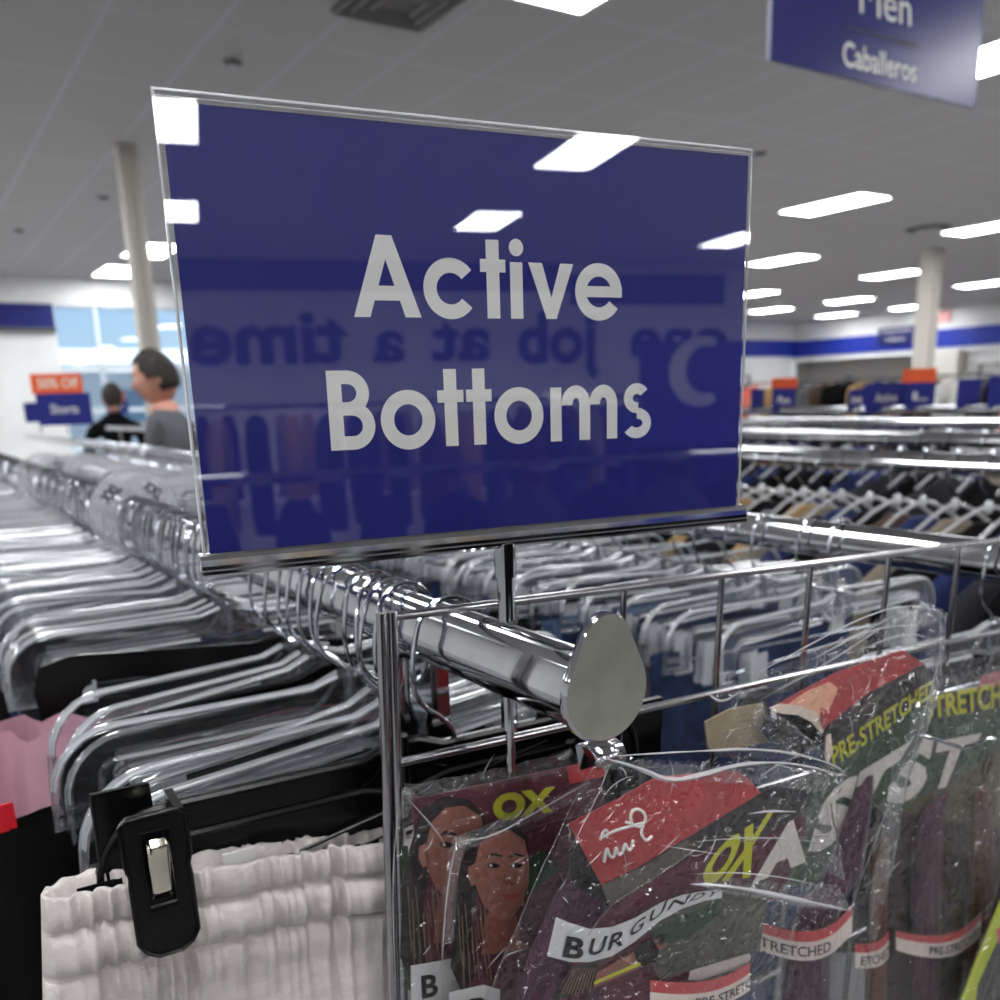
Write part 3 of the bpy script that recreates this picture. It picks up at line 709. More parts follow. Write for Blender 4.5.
# big black clip on the shorts: part of the nearest black hanger
hb = [o for o in bpy.data.objects if o.get('label', '').startswith('black plastic hanger nearest')][0]
for c in [c for c in hb.children if c.name.startswith('clip') and not c.name.startswith('clip_bar')]: bpy.data.objects.remove(c)
def big_clip(x):
    root = None
    def outline(w0, w1, h, n=6, r_=.006):
        pts = []
        for (cx, cz, a0, rr) in ((w0/2-r_, -r_, 90, r_), (-w0/2+r_, -r_, 180, r_)):
            pass
        pts = [(w0/2-.003, 0), (w0/2, -.003), (w0/2, -.022), (w0/2-.0015, -.027), (w1/2, -.032), (w1/2, -h+.008), (w1/2-.003, -h+.003), (w1/2-.008, -h), (-w1/2+.008, -h), (-w1/2+.003, -h+.003), (-w1/2, -h+.008), (-w1/2, -.032), (-w0/2+.0015, -.027), (-w0/2, -.022), (-w0/2, -.003), (-w0/2+.003, 0)]
        return pts
    f = MB()
    def fr(u, v, w_): return (x+u, -.031+w_-.06*0+(-v-.036)*-.06, -.070+v)
    o = outline(.0285, .0265, .068); win = [(-.0065, -.008), (.0065, -.008), (.0065, -.046), (-.0065, -.046)]
    # plate with a window, built from four strips
    f.prism([o[-1], o[0], o[1], (.0142, -.008), (-.0142, -.008), o[14]], .0035, fr)
    f.prism([(-.0142, -.008), (-.0065, -.008), (-.0065, -.046), (-.01325, -.046), (-.01325, -.032), (-.0142, -.022)], .0035, fr)
    f.prism([(.0142, -.008), (.0065, -.008), (.0065, -.046), (.01325, -.046), (.01325, -.032), (.0142, -.022)], .0035, fr)
    f.prism([(-.01325, -.046), (.01325, -.046)]+[o[k] for k in (5, 6, 7, 8, 9, 10)], .0035, fr)
    rim = [fr(u, v, -.0003) for u, v in o]; f.tube(rim, .0011, 6, closed=True)
    f.tube([fr(u, v, -.0003) for u, v in win], .0007, 5, closed=True)
    f.prism(win, .0012, lambda u, v, w_: fr(u, v, w_+.006))
    f.box((x+.012, -.016, -.076), (.004, .026, .012))
    c = f.build('clip', BLACKP, hb, True)
    f = MB().prism([(-.0125, -.0), (.0125, 0), (.0135, -.006), (.0135, -.05), (-.0135, -.05), (-.0135, -.006)], .003, lambda u, v, w_: (x-.009+u, -.001+w_, -.066+v)); f.tube([(x-.009+u, -.001, -.066+v) for u, v in ((-.0125, 0), (.0125, 0), (.0135, -.05), (-.0135, -.05))], .0009, 6, closed=True)
    f.build('clip_back', BLACKP, hb)
    f = MB(); rows = []
    for (yy, zz) in ((-.026, -.084), (-.0325, -.081), (-.0352, -.083), (-.0355, -.088), (-.034, -.094), (-.0325, -.106), (-.0305, -.110)):
        rows.append([(x+k*.0046, yy-(.0004 if abs(k) < .6 else 0), zz) for k in (-1, -.55, 0, .55, 1)])
    f.grid(rows); s = f.build('clip_spring', M_('spring_steel', (226, 220, 200), .12, 1), hb, True, solid=.0009)
    f = MB(); f.box((x, -.0275, -.129), (.016, .0016, .0024)); f.build('clip_slot', M_('slot_grey', (120, 120, 120), .4), hb)
for c in hb.children:
    if not c.name.startswith('hook'): c.location.x = -.032; c.scale.x = .84
big_clip(-.168); big_clip(.078)
# wide flat bars of the black hanger
f = MB(); f.box((0, .002, -.0935), (.30, .004, .022)); f.box((0, .002, -.112), (.30, .0022, .018)); f.tube([(-.11, -.003, -.123), (.06, -.003, -.092)], .0012, 6); f.tube([(-.08, -.003, -.13), (.1, -.003, -.10)], .0008, 6); f.build('web', BLACKP, hb)
f = MB(); f.box((-.127+.0, -.006, -.113), (.016, .002, .007)); f.build('size_tab', WHITEP, hb)
# silver eyelets on the thick black hanger
hk = [o for o in bpy.data.objects if o.get('label', '').startswith('thick black hanger')][0]
f = MB(); f.prism([(-.19, -.086), (-.165, -.078), (.03, -.076), (.06, -.082), (.04, -.112), (0, -.114), (-.02, -.097), (-.15, -.098), (-.165, -.106), (-.168, -.14), (-.192, -.14), (-.196, -.105)], .006, lambda u, v, w_: (u, -.003+w_, v)); f.build('plate', BLACKP, hk)
f = MB(); f.tube([(.004+.006*cos(a*pi/6), -.0036, -.099+.006*sin(a*pi/6)) for a in range(12)], .0012, 6, closed=True); f.ball((.004, -.003, -.1), (.004, .001, .004)); f.build('eyelet', CHROME, hk)

# hanging garments on the nearest rail
G1 = garment('garment', BLACKC, .40, .5, .014, .010, 1, 90, 14)
place(G1, .225, .515, 1.262, R(14), 'black fleece garment hanging just behind the pale grey shorts', 'garment')
G2 = garment('garment', BLACKC, .46, .5, .018, .012, 5, 90, 14)
place(G2, .20, .61, 1.262, R(6), 'black garment with a red tag at the left edge, in front of the pink one', 'garment')
tg = Matrix.Rotation(-R(6), 3, 'Z') @ (PY(4, 818, .585)-Vector((.20, .61, 1.262)))
f = MB().box(tg, (.012, .0015, .017)); f.build('tag', M_('red_tag', (196, 22, 36), .6), G2)
G3 = garment('garment', PINK, .44, .5, .04, .05, 9, 110, 20)
place(G3, .19, .70, 1.272, R(-18), 'dusty pink folded garment at the left edge', 'garment')
def fill_garments(x, y0, y1, step, z, protos, width_lab, group, cat='garment', jit=.1):
    y = y0; k = 0
    while y < y1:
        p = random.choice(protos); o = p.copy(); COL.objects.link(o); o.location = (x+random.uniform(-.01, .01), y, z); o.rotation_euler = (0, 0, random.gauss(0, jit))
        tag(o, width_lab, cat, group); y += step*random.uniform(.7, 1.3); k += 1
def proto_set(cols, width, length, thick, ripple, name='garment'):
    out = []
    for i, m in enumerate(cols):
        o = garment(name, m, width, length, thick, ripple, 11+i*3, 48, 8); COL.objects.unlink(o); out.append(o)
    return out
PA = proto_set([BLACKC, BLACKC, CHAR, GREYC, BLACKC, NAVY, CHAR], .36, .55, .010, .006)
fill_garments(.24, .50, .86, .04, 1.258, PA[:3], 'dark garment clipped to a hanger on the nearest rail', 'dark garments on the nearest rail')
fill_garments(.24, .92, 5.5, .055, 1.258, PA, 'dark garment farther along the nearest rail', 'farther garments on the nearest rail')
PJ = proto_set([DENIM, DENIM2, DENIM, BLACKC, DENIM2, GREYC], .35, .62, .012, .006, 'jeans')
fill_garments(X2, .70, 2.2, .034, Z2-.128, PJ, 'blue or dark jeans clipped to a hanger on the second rail', 'jeans on the second rail', 'jeans')
fill_garments(X2, 2.2, 5.3, .07, Z2-.128, PJ, 'jeans far along the second rail', 'far jeans on the second rail', 'jeans')
# coats: shoulders sloping from the hook
def coat(m, seed, lap=None):
    f = MB(); f.mat(m); rws = []; n = 40
    prof = [(0, .05), (.012, .10), (.03, .24), (.05, .36), (.075, .45), (.11, .475), (.2, .49), (.4, .50), (.7, .52)]
    for t, w_ in prof:
        row = []
        for j in range(n):
            a = 2*pi*j/n; cx, sy = cos(a), sin(a)
            x = (abs(cx)**.6)*(1 if cx >= 0 else -1)*w_/2; y = (abs(sy)**.8)*(1 if sy >= 0 else -1)*(.010+.010*min(1, t*6))
            y += .008*noise.noise((x*14+seed, t*5, seed)); row.append((x, y, -t))
        rws.append(row)
    f.grid(rws, wrap=True); f.flat(rws[-1][::-1]); f.flat(rws[0]); o = f.build('coat', None, None, 'all'); COL.objects.unlink(o); return o
PC = [coat(m, i) for i, m in enumerate((BLACKC, CHAR, TAN, NAVY, BLACKC, TAUPE, BROWN, ROYAL, BLACKC, NAVY))]
def top_hanger():
    f = MB(); f.mat(STEEL); f.tube(hook_pts(), .0014, 4); f.mat(FILMH)
    f.tube([(-.11, 0, -.125), (-.06, 0, -.10), (-.02, 0, -.086), (.02, 0, -.086), (.06, 0, -.10), (.11, 0, -.125)], .0036, 6)
    f.ball((0, 0, -.085), (.012, .006, .012), 8, 6)
    o = f.build('coat_hanger', None, None, True); COL.objects.unlink(o); return o
HT_ = top_hanger()
CSEQ = [7, 4, 1, 3, 8, 5, 3, 6, 0, 9, 5, 2, 0, 4, 2, 8, 0, 5, 1, 0, 6, 8, 0, 2]
CN = {0: 'black', 1: 'charcoal', 2: 'tan', 3: 'navy', 4: 'black', 5: 'taupe', 6: 'brown', 7: 'royal blue', 8: 'black', 9: 'navy'}
y = .62; k = 0
while y < 5.0:
    if 4.0 < y < 4.75: y += .085; continue
    c = CSEQ[k] if k < len(CSEQ) else random.choice((0, 1, 4, 8, 3, 5, 0)); o = PC[c].copy(); COL.objects.link(o)
    o.location = (X3, y, 1.395-.108); a = random.gauss(0, .06); o.rotation_euler = (0, 0, a)
    tag(o, '%s coat hanging on the third rail behind the wire grid' % CN[c], 'coat', '%s coats on the third rail' % CN[c])
    h = HT_.copy(); COL.objects.link(h); h.location = (X3, y, 1.3962); h.rotation_euler = (0, 0, a); tag(h, 'clear shoulder hanger holding a coat on the third rail', 'hanger', 'shoulder hangers on the third rail')
    y += .052*random.uniform(.8, 1.2) if y < 2 else .085; k += 1
for (x, z, y0, y1, st, lab) in ((2.05, 1.40, .9, 6.5, .085, 'fourth'), (2.95, 1.40, 1.1, 7.5, .10, 'fifth'), (3.9, 1.42, 1.3, 9, .13, 'sixth')):
    y = y0
    while y < y1:
        a = random.gauss(0, .08)
        h = HT_.copy(); COL.objects.link(h); h.location = (x, y, z+.0012); h.rotation_euler = (0, 0, a); tag(h, 'clear hanger on the %s rail from the camera' % lab, 'hanger', 'hangers on the %s rail' % lab)
        if lab != 'fourth' and random.random() < .55: y += st*random.uniform(.8, 1.2); continue
        o = random.choice(PC if lab != 'fourth' else PC[:2]+PC[4:5]+PC[3:4]).copy(); COL.objects.link(o); o.location = (x, y, z-.105); o.rotation_euler = (0, 0, a); tag(o, 'coat hanging on the %s rail from the camera' % lab, 'coat', 'coats on the %s rail' % lab)
        y += st*random.uniform(.8, 1.2)
# round size dividers on the nearest rail
def divider(y, r_, label, txt='XXL'):
    d = empty('size_divider', (.24, y, RZ-.018)); tag(d, label, 'size divider')
    n = 32; f = MB()
    f.grid([[(rr*cos(2*pi*i/n), yy, rr*sin(2*pi*i/n)) for i in range(n)] for rr, yy in ((.0215, 0), (r_, 0), (r_, .0015), (.0215, .0015), (.0215, 0))], wrap=True); f.build('disc', film_mat('divider_plastic', (.9, .9, .92), 1.6, .2, .25), d)
    f = MB()
    for s in (-1, 1):
        a = radians(90+s*42); c = Vector((cos(a), 0, sin(a))); t_ = Vector((-sin(a), 0, cos(a)))*-1
        rm = (r_+.0215)/2
        put_text(f, txt, lambda u, v: c*(rm+(v-.5)*.014)+t_*(u-.5)*.026+Vector((0, -.0006, 0)), .02)
    f.build('lettering', M_('ink', (30, 32, 40), .5), d)
divider(1.22, .054, 'round clear size divider marked XXL on the nearest rail left of the sign')
divider(2.0, .054, 'round pale size divider farther along the nearest rail', 'XL')

# ================================================================== BRAIDING HAIR PACKS on the grid panel
CRED = M_('card_red', (178, 64, 66), .4, noise_amt=.18, nscale=40)
CDARK = M_('card_dark', (44, 40, 42), .4); CMAR = M_('card_maroon', (84, 36, 50), .4, noise_amt=.12, nscale=30)
CGREEN = M_('card_green', (44, 70, 46), .4, noise_amt=.15, nscale=30); CYEL = M_('card_yellow', (180, 180, 38), .5)
CWHITE = M_('card_white', (206, 198, 192), .5); CSKIN = M_('card_skin', (140, 88, 74), .5, noise_amt=.12, nscale=50)
CSKIN2 = M_('card_skin_light', (226, 168, 140), .5); CHAIR = M_('card_hair', (26, 19, 20), .5); COLIVE = M_('card_olive', (84, 76, 46), .5, noise_amt=.2, nscale=20)
CGREY = M_('card_greybrown', (92, 86, 78), .5, noise_amt=.2, nscale=30); CLIP_ = M_('card_lips', (140, 60, 60), .4); CBROWN = M_('cardboard', (150, 136, 112), .8, noise_amt=.1, nscale=90)
CPALE = M_('card_torn', (218, 200, 186), .9); LABELW = M_('price_label', (206, 206, 206), .4); INK = M_('black_ink', (14, 14, 16), .5)
def hairmat(name, a, b):
    return M_(name, a, .38, noise_amt=.8, nscale=30, col2=b, bump=.8, bscale=60, stretch=(14, 14, .8))
HB = hairmat('burgundy_hair', (70, 20, 48), (34, 10, 26)); HB2 = hairmat('dark_brown_hair', (104, 56, 32), (56, 30, 20)); HBLK = hairmat('black_hair', (22, 18, 22), (8, 8, 10))
BANDR = M_('band_red', (182, 66, 68), .5); BANDW = M_('band_white', (216, 202, 194), .5)
def pp(f, m, pts, Y, th=.0003):
    f.mat(m); f.prism(pts, th, lambda u, v, w_: PY(u, v, Y)+Vector((0, w_, 0))); return f
def ptext(f, m, s, Y, tl, tr, br, bl, bold=.02):
    f.mat(m); put_text(f, s, pquad(Y, tl, tr, br, bl), bold)
def film(name, rows, Y, parent, amp=.004, m=None, nu=110, nv=12, seed=0, scale=1.0, bulge=.004):
    """crumpled clear film between left and right edges given row by row (xl, yl, xr, yr)"""
    R_ = []
    for i in range(len(rows)-1):
        a, b_ = rows[i], rows[i+1]
        for k in range(nv if i < len(rows)-2 else nv+1):
            t = k/nv; q = [a[j]*(1-t)+b_[j]*t for j in range(4)]; row = []
            P0, P1 = PY(q[0], q[1], Y), PY(q[2], q[3], Y)
            for c in range(nu+1):
                u = c/nu; p = P0.lerp(P1, u)
                s_ = Vector((p.x, p.z, seed*1.7)); fr = 18*scale; n = 0
                w1 = noise.noise((s_.x*fr, s_.y*fr, s_.z)); n = w1*.9
                q1 = noise.noise((s_.x*38*scale+w1*1.5, s_.y*30*scale, s_.z+3)); q2 = noise.noise((s_.x*55*scale, s_.y*75*scale+w1*2, s_.z+7)); q3 = noise.noise((s_.x*150, s_.y*170, s_.z+9))
                n += .75*max(0, 1-abs(q1)*9)**1.5 + .5*max(0, 1-abs(q2)*8)**1.5 + q3*.14
                p = p + Vector((0, -bulge*sin(pi*u)**.5 - amp*n*.5, 0)) + Vector((.0008*noise.noise((p.z*150, seed, u)), 0, .0012*noise.noise((p.x*140, seed+5, 2))))
                row.append(p)
            R_.append(row)
    f = MB(); f.grid(R_); return f.build(name, m or FILM, parent, 'all')
def tubebundle(name, m, pts, Y, parent, band=None):
    """hair bundle along pixel centreline (x, y, radius in metres)"""
    P = [PY(x, y, Y) for x, y, r_ in pts]; rr = [r_ for _, _, r_ in pts]
    P2, r2 = [], []
    for i in range(len(P)-1):
        for k in range(6):
            t = k/6; P2.append(P[i].lerp(P[i+1], t)); r2.append(rr[i]*(1-t)+rr[i+1]*t)
    P2.append(P[-1]); r2.append(rr[-1]); f = MB(); n = 40; rows = []
    for p, r_ in zip(P2, r2):
        rows.append([p+Vector((r_*cos(2*pi*j/n)*(1+.06*noise.noise((j*.9, p.z*30, 1))), r_*.45*sin(2*pi*j/n)*(1+.25*noise.noise((j*1.7, p.z*12, 4))), 0)) for j in range(n)])
    f.grid(rows, wrap=True); f.flat(rows[0]); f.flat(rows[-1][::-1]); return f.build(name, m, parent, 'all')
def curved(Y, xs, ytop, ybot, depth, n=16):
    """half-round paper band in front of a bundle; returns fn(u, v)"""
    def fn(u, v, off=0):
        x = xs[0]+(xs[1]-xs[0])*u; a = ytop[0]+(ytop[1]-ytop[0])*u; b_ = ybot[0]+(ybot[1]-ybot[0])*u
        sag = 4*u*(1-u)
        y = b_*(1-v)+a*v + sag*(ytop[2]*v+ybot[2]*(1-v))
        p = PY(x, y, Y); return p+Vector((0, -depth*sin(pi*u)-off, 0))
    return fn
def band(parent, Y, xs, yt, yb, text, tx, red=.28, depth=.006, off=0):
    fn = curved(Y, xs, yt, yb, depth); f = MB(); n = 18
    for m, v0, v1 in ((BANDW, 0, 1-red), (BANDR, 1-red, 1)):
        f.mat(m); f.grid([[fn(u/n, v0) for u in range(n+1)], [fn(u/n, v1) for u in range(n+1)]])
    f.mat(M_('band_edge', (60, 24, 30), .6)); f.grid([[fn(u/n, 1) for u in range(n+1)], [fn(u/n, 1.05) for u in range(n+1)]])
    f.mat(INK); put_text(f, text, lambda u, v: fn(tx[0]+(tx[1]-tx[0])*u, .14+(.84-red-.06)*v*.85, .0004), .015)
    return f.build('paper_band', None, parent, False)

def fold_glints(parent, Y, quad_, count, seed, size=(.006, .030), lines=()):
    """film ridges with their glints put in as slim whitish tapered ribbons"""
    rnd = random.Random(seed); f = MB()
    def ribbon(P, wd):
        n = len(P); rows = [[], [], []]
        for i, p in enumerate(P):
            t = sin(pi*min(.97, max(.03, i/(n-1)))); a = P[max(0, i-1)]; b_ = P[min(n-1, i+1)]; d = (b_-a).normalized(); nn = Vector((-d.z, 0, d.x))
            q = wd*t*(.6+.4*noise.noise((p.x*300, p.z*300, seed))); rows[0].append(p-nn*q); rows[1].append(p+Vector((0, -q*.8, 0))); rows[2].append(p+nn*q)
        f.grid(rows)
    count = int(count*.45)
    for k in range(count):
        u, v = rnd.random(), rnd.random(); x = (quad_[0][0]*(1-u)+quad_[1][0]*u)*(1-v)+(quad_[3][0]*(1-u)+quad_[2][0]*u)*v; y = (quad_[0][1]*(1-u)+quad_[1][1]*u)*(1-v)+(quad_[3][1]*(1-u)+quad_[2][1]*u)*v
        p = PY(x, y, Y); a = rnd.gauss(.35, .55); l = rnd.uniform(*size)*rnd.random()**1.2; c = rnd.uniform(-1, 1)
        ribbon([p+Vector((cos(a+c*t)*l*t, 0, sin(a+c*t)*l*t)) for t in (0, .2, .4, .6, .8, 1)], rnd.uniform(.0002, .0007))
    for pts, wd in lines: 
        P = [PY(x, y, Y-.001) for x, y in pts]; ribbon([Vector(p) for p in smooth_pts([tuple(p) for p in P], 2)], wd)
    return f.build('bag_fold_glints', FOLD_GLINT, parent, True, recalc=False)
def packroot(x, y, Y, label):
    o = empty('hair_pack', PY(x, y, Y)); tag(o, label, 'hair pack'); return o
def adopt(root):
    """children were built in world coordinates: rebase them to the root"""
    bpy.context.view_layer.update()
    for c in root.children: c.matrix_parent_inverse = Matrix.Translation(root.location).inverted()

# --- pack A: behind, far left
YA = .384; A = packroot(480, 790, YA, 'hair pack with a woman in profile on maroon card, leftmost on the grid panel')
f = MB(); pp(f, CMAR, [(412, 798), (425, 797), (560, 768), (600, 760), (640, 1150), (430, 1150)], YA, .0006)
e = -.0003
pp(f, CGREEN, [(402, 846), (408, 846), (412, 990), (404, 990)], YA+e)
pp(f, CRED, [(567, 767), (600, 758), (606, 776), (570, 784)], YA+e)
def face(f, Y, cx, cy, s, gaze=1):
    H = lambda pts: [(cx+a*s, cy+b*s) for a, b in pts]
    pp(f, CHAIR, H([(-42, -28), (-34, -50), (-8, -64), (18, -60), (34, -44), (40, -10), (30, 10), (-26, 20), (-34, 60), (-30, 130), (-46, 150), (-60, 120), (-58, 40), (-50, 0)]), Y+e*2)
    pp(f, CSKIN, H([(-30, -8), (-24, -34), (-8, -50), (14, -52), (32, -40), (38, -14), (37, 16), (30, 38), (18, 56), (4, 62), (-10, 52), (-22, 36), (-30, 14)]), Y+e*3)
    pp(f, CSKIN, H([(-38, -6), (-30, -10), (-28, 14), (-34, 18), (-39, 6)]), Y+e*3)
    pp(f, M_('card_skin_shadow', (126, 72, 60), .5), H([(-14, 50), (8, 62), (22, 54), (26, 84), (40, 96), (-22, 104), (-20, 70)]), Y+e*2.5)
    for ex in (-6, 22):
        pp(f, CHAIR, H([(ex-10, -18), (ex-2, -24), (ex+10, -21), (ex+10, -18.5), (ex-1, -20.5)]), Y+e*4)
        pp(f, CHAIR, H([(ex-9, -8), (ex-2, -12), (ex+8, -9), (ex+4, -5), (ex-4, -5)]), Y+e*4)
        pp(f, CWHITE, H([(ex-6, -8), (ex-3, -9.5), (ex-3, -6.5)]), Y+e*5)
    pp(f, M_('card_skin_shadow'), H([(8, 4), (14, 12), (20, 13), (18, 17), (8, 17), (5, 13)]), Y+e*4)
    pp(f, CLIP_, H([(4, 30), (11, 26), (16, 28), (22, 26), (27, 29), (18, 36), (10, 36)]), Y+e*4)
    for k in range(16):
        x0 = -52+k*2.4+4*sin(k*3.3); y0 = 40+15*((k*7) % 5); l = 30+12*((k*5) % 4)
        pp(f, M_('card_highlight', (112, 92, 66) , .5), H([(x0, y0), (x0+1.0, y0), (x0+3.6+k*.2, y0+l), (x0+2.7+k*.2, y0+l)]), Y+e*4)
face(f, YA, 453, 852, .88)
ptext(f, CYEL, 'OX', YA-.0015, (492, 795), (556, 786), (553, 812), (494, 823), .06)
pp(f, LABELW, [(411, 966), (440, 961), (500, 950), (500, 1040), (412, 1044)], YA-.0016)
ptext(f, INK, 'B', YA-.0022, (421, 976), (438, 973), (438, 996), (422, 999), .03)
f.build('card', None, A); film('bag', [(405, 786, 570, 748), (400, 800, 585, 770), (395, 850, 590, 830), (392, 900, 590, 900), (394, 960, 590, 960), (398, 1100, 600, 1100)], YA-.004, A, .003, seed=1)
film('bag_seam', [(404, 784, 566, 751), (408, 797, 572, 768)], YA-.006, A, .0025, seed=2, m=FILM_MILKY)
film('bag_seam', [(404, 786, 417, 794), (396, 815, 406, 815)], YA-.007, A, .002, seed=3, m=FILM_MILKY, nu=16); fold_glints(A, YA-.008, ((405, 790), (560, 760), (560, 960), (400, 990)), 34, 1, lines=[([(407, 798), (420, 812), (436, 830), (446, 846)], .0005), ([(398, 810), (392, 880), (396, 1000)], .0005)]); adopt(A)
# --- pack B
YB_ = .368; B = packroot(520, 810, YB_, 'hair pack with a woman facing the camera on maroon card, second from the left')
f = MB(); pp(f, CMAR, [(468, 852), (520, 832), (560, 820), (640, 806), (640, 1150), (454, 1150)], YB_, .0006)
pp(f, CGREEN, [(522, 862), (545, 850), (560, 870), (520, 900)], YB_+e)
face(f, YB_, 499, 872, .80)
pp(f, LABELW, [(449, 993), (484, 985), (500, 990), (500, 1060), (449, 1060)], YB_-.0016)
ptext(f, INK, 'B', YB_-.0022, (470, 999), (488, 996), (488, 1022), (470, 1024), .03)
f.build('card', None, B); film('bag', [(452, 838, 590, 780), (448, 850, 600, 800), (443, 900, 600, 880), (441, 950, 600, 950), (444, 1100, 600, 1100)], YB_-.004, B, .003, seed=4)
film('bag_seam', [(453, 836, 590, 776), (456, 852, 592, 790)], YB_-.007, B, .003, seed=5, m=FILM_MILKY)
film('bag_seam', [(452, 840, 464, 844), (446, 880, 456, 880), (444, 940, 452, 940)], YB_-.007, B, .002, seed=6, m=FILM_MILKY, nu=14); fold_glints(B, YB_-.010, ((455, 840), (580, 790), (560, 960), (445, 980)), 30, 2, lines=[([(455, 842), (490, 838), (530, 816), (588, 782)], .0008), ([(456, 844), (447, 890), (442, 960)], .0007)]); adopt(B)
# --- pack E: right
YE = .372; E_ = packroot(950, 700, YE, 'hair pack at the right edge with big white letters on green and one maroon bundle')
f = MB(); pp(f, CDARK, [(870, 712), (930, 694), (1060, 672), (1060, 700), (880, 745), (860, 740)], YE, .0006)
pp(f, CGREEN, [(860, 742), (925, 722), (1060, 690), (1060, 730), (1000, 748), (975, 764), (945, 786), (918, 798), (900, 812), (886, 818), (872, 800)], YE+e)
pp(f, COLIVE, [(1070, 728), (1000, 748), (975, 764), (945, 786), (918, 798), (900, 812), (870, 850), (860, 1150), (1070, 1150)], YE+.0006, .0004)
pp(f, CRED, [(982, 676), (1010, 668), (1010, 684), (978, 690)], YE+e)
pp(f, M_('card_brown', (48, 32, 24), .5, noise_amt=.3, nscale=30), [(870, 830), (900, 812), (1000, 830), (1060, 830), (1060, 1150), (860, 1150)], YE)
ptext(f, CYEL, 'STRETCHED', YE-.001, (923, 698), (1024, 676), (1024, 704), (925, 720), .03)
ptext(f, M_('card_palegreen', (150, 176, 150), .5), 'SOFT', YE-.001, (957, 727), (974, 723), (974, 731), (958, 735), .0)
ptext(f, CWHITE, 'S', YE-.001, (893, 742), (938, 735), (922, 796), (886, 808), .05)
ptext(f, CWHITE, 'T', YE-.001, (938, 741), (982, 733), (955, 786), (928, 790), .05)
ptext(f, M_('script_ink', (60, 64, 30), .5), 'Zury', YE-.001, (976, 768), (1004, 760), (1002, 772), (978, 778), .0)
f.build('card', None, E_)
tubebundle('hair_bundle', HB, [(944, 796, .006), (934, 808, .013), (928, 840, .0165), (926, 900, .017), (925, 960, .017), (920, 1100, .018)], YE-.006, E_)
tubebundle('hair_bundle', HB2, [(984, 786, .003), (982, 796, .009), (982, 840, .014), (980, 900, .015), (974, 1000, .015), (970, 1100, .015)], YE-.004, E_)
tubebundle('hair_bundle', HB2, [(884, 838, .005), (880, 860, .009), (877, 940, .010), (875, 1100, .011)], YE-.002, E_)
band(E_, YE-.010, (896, 981), (931, 912, 8), (950, 934, 10), 'PRE-STRETCHED', (.30, .97), .34, .008)
band(E_, YE-.008, (855, 889), (944, 930, 2), (968, 957, 2), 'ETCHED', (.12, .98), .36, .004)
film('bag', [(860, 690, 1040, 655), (868, 760, 1040, 740), (880, 850, 1010, 850), (870, 930, 985, 930), (862, 1100, 965, 1100)], YE-.016, E_, .002, seed=8, scale=.7)
film('bag_seam', [(930, 662, 1040, 646), (930, 690, 1040, 672)], YE-.012, E_, .003, seed=9, m=FILM_MILKY)
fold_glints(E_, YE-.020, ((930, 670), (1000, 650), (1000, 860), (900, 900)), 40, 3, lines=[([(930, 694), (960, 690), (1000, 682)], .0008)]); adopt(E_)
# --- pack F: corner
YF_ = .34; F_ = packroot(990, 930, YF_, 'hair pack corner with a yellow green edge at the bottom right of the photo')
f = MB(); pp(f, M_('card_lime', (176, 190, 40), .5), [(1012, 872), (960, 1002), (958, 1040), (1060, 1040), (1060, 872)], YF_, .0006)
pp(f, CHAIR, [(1014, 905), (978, 985), (972, 1040), (1060, 1040), (1060, 905)], YF_+e)
pp(f, M_('card_pink', (206, 60, 110), .5), [(997, 930), (1010, 922), (1010, 940), (999, 944)], YF_+e*2)
f.build('card', None, F_); film('bag', [(1012, 862, 1060, 862), (952, 1010, 1060, 1010), (948, 1050, 1060, 1050)], YF_-.004, F_, .0045, seed=11); fold_glints(F_, YF_-.008, ((1000, 900), (1030, 900), (1000, 1000), (965, 1000)), 10, 4); adopt(F_)
# --- pack D: torn header, behind the front pack
YD = .352; D_ = packroot(830, 700, YD, 'hair pack with a torn open header and crumpled film rising above the others')
f = MB()
pp(f, CRED, [(772, 708), (800, 692), (838, 672), (902, 650), (924, 664), (870, 692), (829, 724), (822, 716), (800, 708)], YD, .0006)
pp(f, CSKIN2, [(786, 706), (806, 692), (830, 682), (838, 688), (832, 704), (824, 718), (806, 709)], YD+e)
pp(f, CDARK, [(829, 724), (870, 692), (924, 664), (934, 676), (930, 692), (828, 764), (824, 740)], YD+e*.5, .0006)
pp(f, CGREY, [(850, 712), (884, 692), (880, 698), (854, 718)], YD+e*1.5)
pp(f, CGREEN, [(824, 764), (930, 692), (926, 730), (916, 752), (886, 790), (846, 850), (836, 880), (700, 900), (736, 830)], YD+e*.3, .0006)
ptext(f, CYEL, 'PRE-STRETCHED', YD-.001, (830, 748), (934, 678), (934, 694), (834, 768), .02)
ptext(f, CWHITE, 'S', YD-.001, (824, 796), (862, 768), (842, 840), (806, 858), .06)
ptext(f, CWHITE, 'T', YD-.001, (860, 772), (912, 740), (864, 822), (846, 832), .06)
f.build('card', None, D_)
# the header is torn open: pale ragged rim, hollow box behind it, its shade put in as black
f = MB(); rim = [(762, 716), (772, 707), (782, 709), (796, 707), (808, 710), (818, 718), (824, 727), (829, 722), (831, 740), (829, 752), (822, 744), (815, 752), (806, 748), (800, 762), (784, 752), (770, 738)]
fr = [PY(x, y, YD-.002) for x, y in rim]; bk = [PY(x*.97+28, y*.97+16, YD+.028) for x, y in rim]
f.mat(BLACKC).grid([fr, bk], wrap=True); f.mat(BLACKC).flat(bk); f.build('header_box', None, D_)
f = MB(); f.mat(CPALE)
f.prism([(770, 708), (782, 704), (800, 706), (816, 712), (826, 724), (822, 734), (812, 722), (798, 715), (784, 714), (774, 712)], .0008, lambda u, v, w_: PY(u, v, YD-.003)+Vector((0, w_, 0)))
f.mat(CRED).prism([(822, 708), (827, 710), (829, 722), (825, 730), (821, 722)], .0006, lambda u, v, w_: PY(u, v, YD-.005)+Vector((0, w_, 0)))
